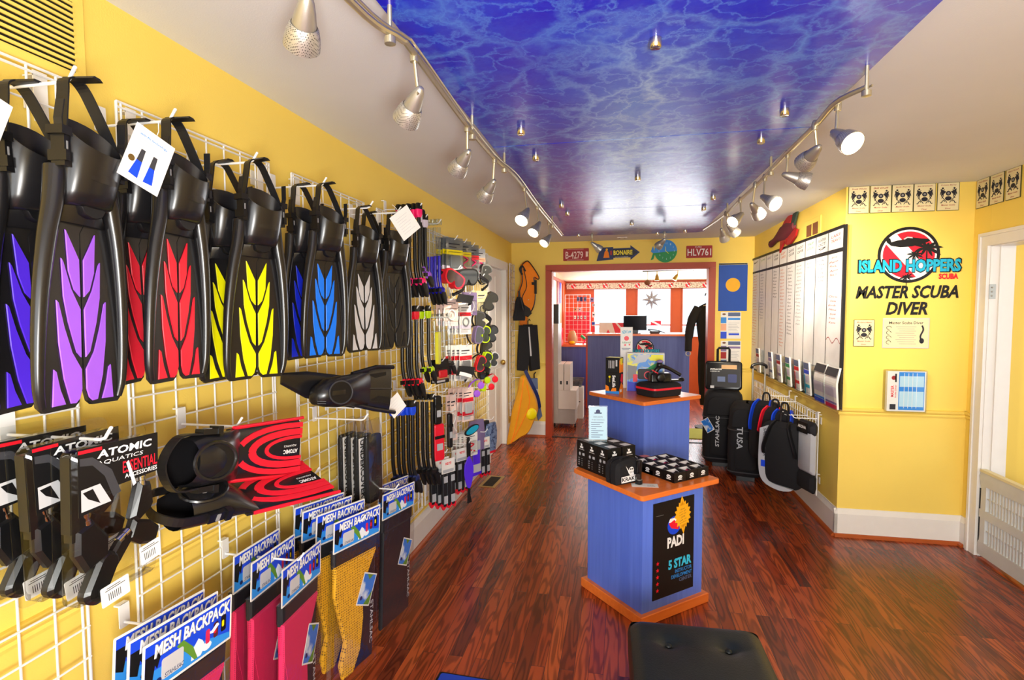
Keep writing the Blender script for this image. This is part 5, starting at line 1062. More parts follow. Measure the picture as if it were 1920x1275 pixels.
def shorts(M, label):
    t = thing('wetsuit_shorts', label, 'clothing', M); g = G('black_fabric')
    g.prism([(-.12, 0), (.12, 0), (.15, -.35), (.16, -.52), (.03, -.54), (.01, -.3), (-.02, -.54), (-.15, -.52), (-.14, -.3)], -.02, .03, .012, True); part('fabric', g, t); g = G('light_grey').prism([(-.015, -.02), (.0, -.02), (.03, -.36), (.01, -.36)], .031, .034); part('zip_strip', g, t); g = G('black_plastic').tube([(0, 0, .0), (0, .05, 0), (.02, .07, 0), (.03, .05, 0)], .006, 6); g.box(0, 0, .0, .12, .02, .02); part('clip_hanger', g, t); return t
p = at(968, 613, x=-1.08); shorts(FL(6.25, p.z, -1.06) @ Ry(-48), 'black wetsuit shorts with grey strip hanging below the orange vest')
p = at(958, 560, x=-1.12); t = thing('neoprene_hood', 'small black hood and straps hanging between vest and shorts', 'hood', FL(6.12, p.z, -1.14) @ Ry(-45)); part('hood', G('black_fabric').loft([[(x, y, z) for x, z in rrect(w, .05, .02, 3)] for y, w in ((.03, .05), (-.02, .09), (-.12, .12), (-.20, .16), (-.24, .15))], True), t); part('strap', G('dark_grey').strip([(0, .1, 0), (.0, .03, .01), (.03, -.12, .03)], .03, .008, (0, 0, 1)), t); part('neck_flap', G('black_rubber').prism([(.05, -.05), (.14, -.10), (.17, -.16), (.12, -.20), (.06, -.18)], -.01, .02, .006, True), t)
# yellow gear bag
p0 = at(985, 765, x=-1.05)
t = thing('gear_bag', 'large yellow mesh gear bag with straps hanging in the back left corner', 'bag', basis((-1.03, 6.10, 0), (.80, -.6, 0), (0, 0, 1), (.6, .8, 0)) if 0 else FL(6.02, .0, -1.09) @ Ry(-55))
o = [(-.02, .78), (.03, .80), (.09, .70), (.17, .55), (.20, .42), (.15, .28), (.06, .13), (-.06, .08), (-.16, .03), (-.19, .05), (-.15, .25), (-.12, .42), (-.05, .62)]
o = [(p.x, p.y) for p in curve3([(*q, 0) for q in o+[o[0]]], 3)[:-1]]
part('bag_body', G('bag_yellow').prism(o, -.05, .06, .045, True), t); part('side_pocket', G('yellow').ball((.09, .36, .055), .07, .07, .03), t, 'brighter yellow pocket')
g = G('orange').tube(curve3([(-.01, .78, .06), (-.05, .5, .07), (-.12, .2, .065), (-.17, .05, .06)], 5), .006, 6).tube(curve3([(.03, .7, .06), (.06, .5, .07), (-.02, .3, .068), (-.16, .06, .06)], 5), .005, 6); part('seam_cord', g, t)
g = G('navy'); g.strip(curve3([(.02, .86, .04), (.08, .72, .07), (.16, .56, .07), (.2, .42, .05)], 4), .04, .006, (.4, .3, 0)); part('shoulder_strap', g, t)
p = at(1003, 712, x=-.95); t = thing('patterned_strap', 'grey and navy patterned strap bundle hanging right of the yellow bag', 'strap', FL(6.2, p.z+.0, -.98) @ Ry(-60)); part('strap', G('slate').prism([(-.04, 0), (.04, 0), (.05, -.2), (.1, -.45), (.05, -.5), (0, -.3), (-.04, -.15)], -.012, .012, .005, True), t); part('patch', G('silver_card').prism(rrect(.06, .07, .005, 2, .015, -.16), .013, .016), t); part('hanger', G('black_plastic').tube([(0, 0, 0), (0, .05, 0), (.02, .07, 0)], .008, 6), t)
for px, py, l in ((962, 566, 'white wire hook holding the orange vest'), (962, 620, 'white wire hook holding the black shorts'), (968, 708, 'white wire hook holding the yellow gear bag')): p = at(px, py, y=6.27); hook(FL(6.27, p.z, GX), .2, l)
# ================================================================== BACK WALL
def on_back(px, py, y=YB): return at(px, py, y=y)
def plate(px, py, txt, col, w, h, label, extra=None, lw=.8):
    p = on_back(px, py); t = thing('licence_plate', label, 'licence plate', FB(p.x, p.z, YB-.001), 'red number plates on the back wall'); g = G(col); g.prism(rrect(w, h, .008, 3), 0, .004, .0015); part('plate', g, t)
    g = G('pale_pink' if not extra else 'white_card'); g.text(txt, (-.02 if not extra else 0), -.005, w*lw, h*.58, .0048, .01)
    if extra: g.text(extra, -.01, h*.39, w*.26, h*.1, .0048)
    else: g.flat([(w*.38, -h*.2), (w*.47, -h*.16), (w*.46, .0), (w*.48, h*.22), (w*.38, h*.24)], .0048); g.rect(-w*.35, h*.42, w*.3, h*.44, .0048); g.rect(-w*.35, -h*.44, w*.3, -h*.42, .0048)
    part('numbers', g, t, 'raised white numbers')
plate(1080, 477.5, 'B-4279', 'dark_red', .302, .145, 'red number plate reading B-4279, left end of the row above the opening', lw=.68)
plate(1311, 472, 'HLV761', 'dark_red', .282, .138, 'red number plate reading HLV761, right end of the row above the opening', 'CUBA', .9)
p = on_back(1159, 474.5); t = thing('arrow_sign', 'dark arrow shaped sign reading BONAIRE in yellow, above the opening', 'sign', FB(p.x, p.z, YB-.001) @ Rz(1))
g = G('navy'); g.prism([(-.25, -.085), (-.055, -.072), (-.055, -.055), (.14, -.055), (.14, -.085), (.245, 0), (.14, .085), (.14, .055), (-.055, .055), (-.055, .072), (-.21, .07), (-.225, .0)], 0, .004); g.use('black').prism([(-.06, -.042), (.15, -.042), (.225, 0), (.15, .042), (-.06, .042)], .004, .0045); part('arrow_board', g, t)
g = G('yellow'); g.text('BONAIRE', .055, .004, .215, .055, .0052, .025); g.use('light_grey').text('DUTCH CARIBBEAN', .04, -.047, .15, .011, .0048, .01); part('lettering', g, t)
g = G('orange'); g.flat([(-.17, -.05), (-.1, -.05), (-.11, .01), (-.13, .045), (-.155, .02)], .0046); g.use('flag_yellow').flat(circ(.014, 12, -.13, .045), .0048); g.use('dark_red').rect(-.09, -.02, -.07, .03, .0048); part('picture', g, t)
p = on_back(1248, 471); t = thing('fish_clock', 'blue and green fish shaped wall clock, partly hidden by a spotlight', 'clock', FB(p.x, p.z, YB-.001))
g = G('sky_blue'); o = [(.125*math.cos(a*PI/20), .128*math.sin(a*PI/20)) for a in range(0, 21)]; g.prism(o+[(-.14, .06), (-.165, .0), (-.14, -.02)], 0, .014)
g.use('green').prism([(-.14, -.02)]+[(.125*math.cos(a*PI/20), .128*math.sin(a*PI/20)) for a in range(22, 41)]+[(.125, 0)], 0, .014); g.prism([(-.10, -.02), (-.14, -.02), (-.165, -.10), (-.135, -.09), (-.12, -.04)], 0, .012); part('fish_body', g, t)
g = G('pale_blue'); 
for i in range(12): a = math.radians(90-30*i); g.text(str(12 if i == 0 else i), .085*math.cos(a)+.01, .088*math.sin(a), .018 if i in (0, 10, 11) else .010, .02, .0148)
part('numerals', g, t); part('hands', G('lemon').prism([(-.003, 0), (.003, 0), (.002, .05), (-.002, .05)], .0155, .0165).prism([(0, -.003), (.03, -.03), (.034, -.026), (.003, .002)], .0168, .0176), t)
p = on_back(1374, 540); g = G('flag_blue').at(FB(p.x, p.z, YB-.001)); g.prism(rrect(.305, .515, .004, 2), 0, .003); g.use('light_grey').rect(-.15, .262, .15, .278, .002).prism(rrect(.305, .016, .002, 2, 0, .267), 0, .002); g.use('ink').rect(-.13, .268, .11, .271, .0025); g.use('flag_yellow').flat(circ(.077, 36, 0, .035), .0036)
solo('flag_poster', g, 'blue poster with a yellow disc hanging right of the opening', 'poster')
def flyer(px, py, w, h, label, c1, c2, c3):
    p = on_back(px, py); g = G('white_card').at(FB(p.x, p.z, YB-.001)); g.prism(rrect(w, h, .003, 2), 0, .003); z = .0036
    g.use(c1).rect(-w*.5, h*.08, -w*.22, h*.30, z); g.use(c2).rect(-w*.5, -h*.20, -w*.22, h*.06, z); g.use(c3).rect(-w*.5, -h*.5, -w*.20, -h*.24, z); g.use('brown').flat(circ(w*.09, 12, -w*.34, h*.42, w*.05), z)
    g.use('slate').rect(-w*.14, h*.34, w*.46, h*.48, z); g.use(c1).rect(-w*.14, h*.2, w*.46, h*.28, z); g.use('light_grey')
    for i in range(7): g.rect(-w*.12, -h*(.28)+h*.06*i, w*(.42-.06*(i % 3)), -h*(.26)+h*.06*i, z)
    g.use(c3).rect(-w*.10, -h*.37, w*.42, -h*.30, z)
    solo('info_flyer', g, label, 'flyer', I4, 'info sheets under the blue poster')
flyer(1370, 610, .215, .30, 'white info sheet with blue blocks directly under the blue poster', 'sky_blue', 'peach', 'blue'); flyer(1370, 663, .215, .29, 'lower white info sheet with purple heading behind the luggage handle', 'mauve', 'dark_red', 'slate')

# ================================================================== PORCH: counters, monitor, grid, banner
def counter(name, label, x0, x1, y0, y1, h, mat='dull_laminate'):
    t = thing(name, label, 'counter', Tr((x0+x1)/2, y0, 0)); cx = (x0+x1)/2; g = G(mat); slab(g, x0-cx, x1-cx, 0, y1-y0, 0, h-.03); part('body', g, t)
    g = G('top_wood'); slab(g, x0-cx-.02, x1-cx+.03, -.03, y1-y0, h-.03, h); part('wooden_top', g, t); return t
CY = 8.5
ct = counter('service_counter', 'high blue service counter with the round diver logo, in the porch room', -.50, 1.02, CY, CY+.6, 1.165)
g = G('orange_wood'); slab(g, -.785, -.76, -.004, .0, 0, 1.135); part('edge_strip', g, ct)
low = counter('back_counter', 'lower blue counter under the red grid, at the left of the porch', PXL+.02, -.525, 9.35, 9.85, .93)
def logo(M, s, full=True, name='shop_logo', label='', flat=False, grp=None):
    """round red and white diver logo; s = disc diameter"""
    t = thing(name, label, 'wall logo', M, grp); r = s/2; e = .002 if flat else .006
    part('black_disc', G('black').prism(circ(r*1.08, 48), 0, e*.4), t); part('white_ring', G('white').prism(circ(r*.97, 48), e*.4, e*.5), t)
    def seg(a0, a1): return [(r*.90*math.cos(math.radians(a)), r*.90*math.sin(math.radians(a))) for a in [a0+(a1-a0)*i/20 for i in range(21)]]
    g = G('fin_red'); g.prism(seg(-38, 118), e*.5, e*.65); g.prism(seg(152, 288), e*.5, e*.65); part('red_field', g, t, 'red halves of the diver flag disc')
    # stripe runs from upper left to lower right
    g = G('black'); z0, z1 = e*.7, e*.85
    g.prism([(r*x, r*y) for x, y in [(-.78, .50), (-.62, .36), (-.30, .30), (.10, .32), (.50, .42), (.72, .52), (.66, .60), (.40, .62), (.18, .66), (-.10, .72), (-.16, .60), (-.42, .56), (-.62, .50), (-.66, .64), (-.76, .68), (-.80, .60)]], z0, z1)
    g.use('light_grey').prism([(r*x, r*y) for x, y in [(-.20, .62), (-.08, .70), (.10, .68), (.12, .63), (-.06, .65), (-.16, .59)]], z1, z1+.0005)
    part('plane_silhouette', g, t)
    def palm(cx, cy, k, rot=0, lean=0):
        g = G('black')
        for a, L in ((-20, 1.), (12, 1.1), (42, .9), (80, .6), (120, .8), (155, 1.05), (190, .95), (225, .6), (-50, .6)):
            a = math.radians(a+rot); c, s_ = math.cos(a), math.sin(a); n_ = 5
            top = [(cx+k*L*(j/n_)*c-k*.10*s_*math.sin(PI*j/n_), cy+k*L*(j/n_)*s_+k*.10*c*math.sin(PI*j/n_)-k*.22*(j/n_)**2) for j in range(n_+1)]
            bot = [(cx+k*L*(j/n_)*c+k*.10*s_*math.sin(PI*j/n_), cy+k*L*(j/n_)*s_-k*.14*c*math.sin(PI*j/n_)-k*.22*(j/n_)**2) for j in range(n_, 0, -1)]
            g.flat(top+bot if False else (bot[::-1] and (top[:1]+bot[::-1]+top[1:][::-1])), z1+.0008+.0002*(L > .9))
        g.use('black').prism([(cx-k*.05, cy), (cx+k*.05, cy), (cx+k*.05+lean, cy-r*.7), (cx-k*.05+lean, cy-r*.7)], z0, z1); return g
    part('large_palm', palm(r*.62, r*.26, r*.52, 0, .0), t); part('small_palm', palm(r*.22, r*.0, r*.30, 10, 0), t)
    part('lower_palms', palm(-r*.05, -r*.86, r*.26, 30, 0), t)
    g = G('black'); w = r*3.32; cy = -r*.42; h = r*.52
    g.text('ISLAND HOPPERS', r*.02, cy, w*1.09, h*1.1, e*1.1, .08); part('letter_outline', g, t)
    g = G('teal'); g.text('ISLAND HOPPERS', r*.02, cy, w*1.06, h*.94, e*1.3, .045); part('letters', g, t, 'turquoise shop lettering')
    g = G('red'); g.text('SCUBA', r*1.38, cy-h*.82, r*.66, r*.22, e*1.1, .05); part('small_letters', g, t, 'red small lettering'); return t
p = at(1209, 652, y=CY-.002); logo(FB(p.x, p.z, CY-.002), .245, name='counter_logo', label='round red and white diver logo on the front of the high blue counter', flat=True)
# monitor and phone
t = thing('monitor', 'black computer monitor with its back to the room, on the high counter', 'monitor', Tr(.22, 8.62, 1.166)); g = G('screen').at(Tr(0, 0, .155) @ Rx(6)); g.prism(rrect(.36, .0001, 0, 1), 0, 0) if 0 else g.box(0, 0, .01, .35, .03, .225)
part('housing', g, t); part('stand', G('black_plastic').box(0, .03, .03, .10, .03, .08).prism(rrect(.18, .13, .03), 0, .008), t)
t = thing('card_reader', 'dark card reader and cables lying right of the monitor', 'card reader', Tr(.52, 8.64, 1.166)); part('body', G('dark_grey').at(Rz(20)).prism(rrect(.16, .07, .02), 0, .035, .01), t); part('cable', G('black_plastic').tube(curve3([(-.05, 0, .03), (-.1, .02, .06), (.03, .0, .05), (.12, .02, .02), (.16, .03, .006)], 5), .007, 6), t)
g = G('white_card').at(FB(-.13, 1.285, 8.64)); g.box(0, -.035, 0, .40, .165, .004); g.use('fin_red').flat([(.0, .045), (.2, .045), (.2, -.115), (.05, -.115)], .0026); g.use('white').flat([(.05, .045), (.08, .045), (.2, -.09), (.2, -.115), (.17, -.115)], .0029); g.use('fin_red').flat([(-.09, -.115), (-.03, -.115), (-.06, -.06)], .0026)
solo('dive_flag_card', g, 'white and red diver flag panel standing on the counter left of the monitor', 'flag')
g = G('white_card').at(FB(-.42, 1.30, 8.66)); g.box(0, -.04, 0, .05, .19, .02); g.use('blue').rect(-.025, .0, .025, .04, .011); g.use('fin_red').rect(-.025, -.12, .025, -.02, .011); solo('product_box', g, 'narrow box with red and blue bands at the left end of the high counter', 'box')
g = G('fin_red').at(FB(.63, 1.285, PY-.013)); g.box(0, .0, 0, .18, .09, .003); g.use('white').flat([(-.09, .045), (-.05, .045), (.09, -.03), (.09, -.045), (.05, -.045), (-.09, .025)], .002); solo('dive_flag', g, 'small red diver flag with white stripe by the middle window', 'flag')
# banner of round logos
t = thing('logo_banner', 'long cream banner strip with round red logos above the porch windows', 'banner', FB(0, 1.97, PY-.07)); part('strip', G('speckle_banner').box(.32, 0, 0, 2.62, .105, .002), t)
for i in range(9):
    if i == 5: continue
    g = G('fin_red').at(Tr(-.86+.29*i, .0, .0015)); g.flat(circ(.043, 20), 0); g.use('white').flat([(-.03, .03), (-.012, .04), (.034, -.022), (.018, -.036)], .0004); g.use('brown').flat([(-.03, .01), (.03, .02), (.02, .0)], .0006); part('round_logo', g, t)
# starfish light
t = thing('star_ornament', 'white moravian style star hanging in the middle porch window', 'ornament', Tr(*at(1222, 562, y=9.95)))
g = G('grey')
for i in range(8): a = i*PI/4; d = Vector((math.cos(a), 0, math.sin(a))); n_ = Vector((-math.sin(a), 0, math.cos(a))); L = .19 if i % 2 == 0 else .16; g.add([d*L, n_*.035+d*.03, Vector((0, -.02, 0))+d*.02, -n_*.035+d*.03, Vector((0, .02, 0))+d*.02], [(0, 1, 2), (0, 2, 3), (0, 3, 4), (0, 4, 1)])
part('star_points', g, t); part('cord', G('white').tube([(0, 0, .14), (0, 0, .40)], .002, 5), t)
# red grid with goods
gridwall(FB(-.99, .95, 9.84), .46, .86, label='white wire grid with red backing and small goods, on the low porch counter', name='gridwall_panel', group=None, legs=False)
g = G('fin_red'); slab(g, -.99, -.53, 9.86, 9.87, 1.0, 1.5); solo('red_backing', g, 'red backing board behind the small goods on the porch grid', 'board')
for i, (px, py, c, w, h, lab) in enumerate(((1084, 561, 'slate', .05, .08, 'blue grey pack, first in the top row of the porch grid'), (1090, 561, 'navy', .05, .08, 'navy pack, second in the top row of the porch grid'), (1097, 561, 'slate', .05, .08, 'blue grey pack, third in the top row of the porch grid'), (1110, 562, 'mauve', .06, .08, 'lilac pack at the right end of the porch grid'),
    (1079, 580, 'tan', .04, .07, 'tan pack, left in the second porch grid row'), (1087, 580, 'light_grey', .04, .07, 'pale pack, right in the second porch grid row'), (1078, 595, 'white_card', .035, .06, 'white pack, first in the third porch grid row'), (1084, 595, 'light_grey', .035, .06, 'white pack, second in the third porch grid row'), (1090, 595, 'white_card', .035, .06, 'white pack, third in the third porch grid row'), (1097, 595, 'light_grey', .035, .06, 'white pack, fourth in the third porch grid row'),
    (1113, 572, 'light_grey', .05, .05, 'pale pack beside the first porch window'), (1113, 590, 'white_card', .05, .10, 'tall white pack beside the first porch window'))):
    p = at(px, py, y=9.82); g = G(c).at(FB(p.x, p.z, 9.825)); g.prism(rrect(w, h, .004, 2), 0, .015, .003); g.use('ink').rect(-w*.3, -h*.1, w*.3, h*.1, .0155); solo('small_pack', g, lab, 'pack', I4, 'small goods on the porch grid')
p = at(1072, 636, y=9.4); t = thing('wicker_basket', 'tan goods basket with yellow base on the low porch counter', 'basket', Tr(p.x, 9.5, .931)); part('basket', G('tan').lathe([(.05, 0), (.075, .03), (.085, .12), (.06, .20), (.04, .24)], 14), t); part('contents', G('yellow').ball((0, -.06, .04), .05, .03, .03), t)
p = at(1092, 617, y=9.4); t = thing('teal_sandal', 'teal and pink mask leaning on the porch grid above the basket', 'mask', Tr(p.x, 9.6, .9315)); part('frame', G('green').at(Tr(0, 0, .12) @ Ry(40)).prism(rrect(.10, .16, .03), -.02, .02, .008), t); part('strap', G('pink').tube([(.0, -.03, .0), (.05, -.03, .1), (.09, -.03, .22)], .012, 6), t)
# left porch wall: banners, black box, rods
def porch_left(px, py, w, h, col, name, label, cat, dpt=.01, x=PXL):
    p = at(px, py, x=x); g = G(col).at(basis((x+.001, p.y, p.z), (0, 1, 0), (0, 0, 1), (1, 0, 0))); g.prism(rrect(w, h, min(w, h)*.05, 2), 0, dpt); return solo(name, g, label, cat)
porch_left(1038, 540, .35, .50, 'white_card', 'wall_chart', 'white chart on the left porch wall beside the opening', 'chart')
porch_left(1046, 548, .30, .45, 'dark_red', 'pennant', 'red pennant on the left porch wall', 'pennant'); porch_left(1050, 547, .22, .40, 'blue', 'pennant', 'blue and yellow pennant on the left porch wall', 'pennant')
t = thing('wall_speaker', 'black box speaker on top of the grey machine column, just inside the opening', 'speaker', Tr(-.825, 7.06, 1.361)); part('housing', G('black_plastic').box(0, 0, .125, .085, .12, .25), t); part('foot', G('black_plastic').box(0, 0, .004, .07, .1, .008), t)
# beverage/air machine
t = thing('fill_station', 'light grey cabinet machine with white front panels just inside the porch', 'machine', Tr(-.69, 6.99, 0))
g = G('machine_grey'); slab(g, -.175, -.10, -.0, .4, .06, 1.36); slab(g, -.0995, .12, .001, .4, .06, .25); part('cabinet', g, t)
g = G('white_trim'); slab(g, -.095, .14, -.02, .38, .255, .50); slab(g, -.095, -.025, -.03, .35, .503, .84); slab(g, -.018, .06, -.03, .35, .503, .84); part('front_panel', g, t); g = G('black'); g.box(-.06, -.032, .60, .022, .004, .045).box(.02, -.032, .60, .022, .004, .045); part('vents', g, t)
for sx in (-.15, .12): part('caster', G('black_plastic').at(Tr(sx, .05, .03) @ Ry(90)).lathe([(.028, -.01), (.028, .01)], 12), t)
g = G('white_card').at(Tr(-.60, 7.75, .0)); g.box(.0, 0, .22, .18, .2, .44); g.use('black').flat([(0, 0)], 0) if 0 else g; g.use('ink').box(0, -.101, .36, .06, .002, .05).box(0, -.101, .24, .10, .002, .012); solo('carton', g, 'white carton with a black emblem behind the grey machine', 'box')
t = thing('parts_basket', 'clear basket full of small metal parts on the white carton', 'basket', Tr(-.61, 7.74, .4405)); part('basket', G('smoke_plastic').lathe([(.07, 0), (.11, .12), (.115, .125), (.105, .12), (.066, .006)], 16, True, False), t)
g = G('light_grey'); r2 = random.Random(3)
for i in range(22): a = r2.random()*6.28; q = r2.random()*.065; g.ball((q*math.cos(a), q*math.sin(a), .05+.05*r2.random()), .018, .012, .014, 6, 4)
tag(part('metal_parts', g, t), kind='stuff')
g = G('black').at(Tr(-.93, 7.7, 0)); 
porch_left(1048, 632, .42, .30, 'fin_red', 'shelf_poster', 'red printed card stack on the left porch wall behind the grey machine', 'poster', .05)
p = at(1046, 720, x=PXL+.1); g = G('yellow').at(Tr(-.76, 7.55, 1.0)); 
# wetsuit on hanger, right of the opening
t = thing('black_wetsuit', 'black wetsuit jacket on a hanger at the right side of the porch', 'clothing', Tr(1.12, 7.35, 0) @ Rz(10))
g = G('black_fabric'); n = 16
def ring(z, w, d, cx=0): return [(cx+w*math.cos(2*PI*k/n), d*math.sin(2*PI*k/n), z) for k in range(n)]
g.loft([ring(.30, .10, .06), ring(.6, .13, .07), ring(.9, .14, .08), ring(1.1, .13, .08), ring(1.3, .16, .085), ring(1.5, .18, .08), ring(1.58, .13, .05), ring(1.62, .05, .04)], True); part('suit_body', g, t)
for s in (-1, 1): part('sleeve', G('black_fabric').tube(curve3([(s*.14, 0, 1.56), (s*.22, 0, 1.40), (s*.26, -.01, 1.2), (s*.27, -.02, 1.0)], 5), [.06]*6+[.055]*5+[.045]*5, 10), t)
part('collar_trim', G('light_grey').tube([(-.1, -.06, 1.585), (0, -.07, 1.60), (.1, -.06, 1.585)], .004, 5), t); part('hanger_hook', G('black_plastic').tube([(0, 0, 1.6), (0, 0, 1.72), (-.02, 0, 1.75), (-.05, 0, 1.74), (-.06, 0, 1.71)], .008, 6), t); part('cuff_ring', G('steel').tube([(-.27+.03*math.cos(a), -.02, .97+.03*math.sin(a)) for a in [i*PI/6 for i in range(12)]], .006, 6, closed=True), t)
part('stand_pole', G('dark_grey').lathe([(.16, 0), (.16, .012), (.014, .02), (.014, 1.72)], 14), t)
# porch track lights
t = thing('porch_track', 'dark track rail with hanging lamps under the sloping porch ceiling', 'track light rail', I4); c = [at(1205, 508, y=8.2), at(1270, 506, y=8.2), at(1330, 503, y=8.2)]; part('rail', G('dark_metal').tube(c, .012, 8), t)
for px in (1212, 1300): q = at(px, 507, y=8.2); part('ceiling_rod', G('dark_metal').tube([q, Vector((q.x, 8.2, zcp(8.2)+.005))], .006, 6), t)
for px, py, lit in ((1232, 522, False), (1271, 518, True)):
    q = at(px, 507, y=8.2); g = G('gold_metal').at(Tr(q.x, q.y, q.z)); g.tube([(0, 0, 0), (0, 0, -.06)], .005, 6); g.at(Tr(q.x, q.y, q.z-.05) @ (Rx(180) if not lit else Rx(180) @ Ry(-30))); g.lathe([(.006, 0), (.022, .03), (.036, .10), (.034, .10)], 14); part('lamp_shade', g, t)
    if lit: part('bulb', G('bulb').at(Tr(q.x, q.y, q.z-.05) @ Rx(180) @ Ry(-30)).lathe([(.01, .08), (.028, .098), (.02, .102)], 12), t, 'lit bulb')
t = thing('hanging_ornament', 'carved brown ornament hanging under the porch ceiling left of the lamps', 'ornament', Tr(*at(1214, 530, y=8.6))); part('carving', G('brown').ball((0, 0, 0), .05, .03, .04), t); part('cord', G('dark_metal').tube([(0, 0, .04), (0, 0, zcp(8.6)+.004-at(1214, 530, y=8.6).z)], .004, 5), t); part('red_tail', G('dark_red').tube([(0, 0, -.03), (.04, 0, -.06), (.07, 0, -.04)], .012, 6), t)
# outside ground seen through the windows
g = G('light_grey'); slab(g, -14, 16, 10.75, 60, -.6, -.5); struct('floor_outside', g)
# ================================================================== RIGHT WALL: board, brochures, luggage
t = thing('whiteboard', 'large whiteboard with black frame and handwritten columns on the right wall', 'whiteboard', FR(5.235, 1.485, XR-.002))
W2, H2_ = 1.275, .60     # half size; local X runs towards the camera (-y)
g = G('white'); g.prism([(-W2, -H2_), (W2, -H2_), (W2, H2_), (-W2, H2_)], 0, .010); part('board_surface', g, t)
g = G('black')
for a in ((-W2-.012, -H2_-.012, -W2+.008, H2_+.012), (W2-.008, -H2_-.012, W2+.014, H2_+.012), (-W2, H2_-.006, W2, H2_+.014), (-W2, -H2_-.014, W2, -H2_+.006)): g.prism([(a[0], a[1]), (a[2], a[1]), (a[2], a[3]), (a[0], a[3])], 0, .018)
part('frame', g, t)
ZB = .0104; zl = 1.943-1.485; g = G('black'); g.prism([(-W2, zl-.012), (W2, zl-.018), (W2, zl+.010), (-W2, zl+.008)], .010, .0118)
ys = [6.185, 5.926, 5.689, 5.454, 5.223, 4.983, 4.739, 4.497, 4.249]; cols_ = [5.235-y for y in ys]
for u in cols_: g.prism([(u-.004, -H2_), (u+.004, -H2_), (u+.004, H2_), (u-.004, H2_)], .010, .0114)
part('grid_lines', g, t)
HEAD = ['MAY', 'JUNE', 'WRECK', 'COZUMEL TRIP', 'KEY LARGO', 'DIVE CLUB', 'NIGHT DIVE', 'TRIP LOCAL', 'ROATAN OCT 9', 'LAKE TRAVIS']
cc = ['ink', 'green', 'mauve', 'ink', 'text_orange', 'ink', 'ink', 'green', 'ink', 'dark_red']; edges = [-W2+.01]+cols_+[W2-.01]; r3 = random.Random(11)
g = G('ink')
for i in range(10):
    a, b = edges[i], edges[i+1]; w = b-a; g.use(cc[i])
    for j, wd in enumerate(HEAD[i].split()): g.text(wd, (a+b)/2, H2_-.04-.032*j, w*.6, .020, ZB+.0004, .004, .15, 3)
    nl = [26, 16, 0, 9, 24, 20, 17, 2, 6, 12][i]; names = ['Ann', 'Bob T', 'Chris', 'Dana', 'Erik', 'Mike', 'Sue', 'Tom', 'Kate', 'Joe', 'Pam', 'Rick']
    g.use(['text_orange', 'slate', 'mauve', 'ink', 'text_orange', 'ink', 'text_grey', 'text_grey', 'slate', 'dark_red'][i])
    for j in range(nl): g.text(names[(i*5+j) % 12], a+w*(.35+.1*r3.random()), zl-.045-.030*j-(.12 if i == 9 and j > 4 else 0), w*(.36+.22*r3.random()), .013, ZB+.0004, .0, .2, r3.uniform(-3, 3))
part('handwriting', g, t)
g = G('dark_red'); g.strip([(edges[9]+.01+(W2-edges[9]-.03)*i/12, -.16+.02*math.sin(i*.9), ZB+.001) for i in range(13)], .005, .0006, (0, 1, 0)); part('red_line', g, t)
# brochure holders
def holder(M, label, c1, c2, w=.105, h=.235, art='white_card', curved=False):
    t = thing('brochure_holder', label, 'brochure holder', M, 'clear brochure holders under the whiteboard')
    g = G('acrylic'); g.prism(rrect(w+.012, h*.95, .003, 2, 0, h*.47), 0, .003); g.add([(-w/2-.004, 0, .004), (w/2+.004, 0, .004), (w/2+.004, .004, .045), (-w/2-.004, .004, .045), (-w/2-.004, h*.62, .060), (w/2+.004, h*.62, .060)], [(0, 1, 2, 3), (3, 2, 5, 4)])
    for s in (-1, 1): g.prism([(0, 0), (.045, 0), (.06, h*.62), (.004, h*.95)], 0, .002) if 0 else g.add([(s*(w/2+.004), 0, .003), (s*(w/2+.004), .004, .045), (s*(w/2+.004), h*.62, .060), (s*(w/2+.004), h*.95, .003)], [(0, 1, 2, 3)])
    part('clear_pocket', g, t)
    g = G('white_card')
    n = 8; R = []
    for k in range(n+1):
        f = k/n; y = .006+h*f; z = .030+.02*f-(.028*(f > .6)*(f-.6)/.4 if curved else .0); R.append([(-w/2, y, z-.012), (w/2, y, z-.012), (w/2, y, z), (-w/2, y, z)])
    g.loft(R, False); z0 = lambda y: .0305+.02*(y-.006)/h
    def q(x0, y0, x1, y1, c, dz=.0006): g.use(c).add([(x0, y0, z0(y0)+dz), (x1, y0, z0(y0)+dz), (x1, y1, z0(y1)+dz), (x0, y1, z0(y1)+dz)], [(0, 1, 2, 3)])
    if not curved:
        q(-w/2, h*.80, w/2, h*.99, 'slate'); q(-w/2, h*.66, w/2, h*.78, c1); q(-w*.4, h*.4, w*.35, h*.6, 'pale_lilac', .0008); q(-w/2, h*.24, w/2, h*.34, c2); q(-w/2, .01, -w*.3, h*.62, c2, .0009); q(-w*.2, h*.08, w*.4, h*.1, 'light_grey')
    else:
        q(-w/2, h*.02, w/2, h*.12, c1); q(-w/2, h*.3, w/2, h*.55, 'pale_lilac'); q(-w/2, h*.13, w/2, h*.18, c2)
        g.use('charcoal').add([(-w/2, h*.80, .043), (w/2, h*.80, .043), (w/2, h, .025), (-w/2, h, .025)], [(0, 1, 2, 3)])
    part('brochures', g, t); return t
HB = [((1405, 693), 5.98, 'dark_red', 'pale_pink', 'first at the corner, red and white'), ((1434, 706), 5.50, 'mauve', 'slate', 'second, purple headed'), ((1453, 717), 5.22, 'dark_red', 'mauve', 'third, with small pictures'), ((1473, 729), 4.95, 'green', 'green', 'fourth, pale green'),
      ((1493, 741), 4.71, 'red', 'fin_red', 'fifth, bright red band'), ((1514, 752), 4.47, 'blue', 'teal', 'sixth, bright blue band')]
for k, (q_, y, c1, c2, lab) in enumerate(HB): holder(FR(y, .885, XR-.02), 'clear holder with brochures under the whiteboard, %s' % lab, c1, c2, .115, .25)
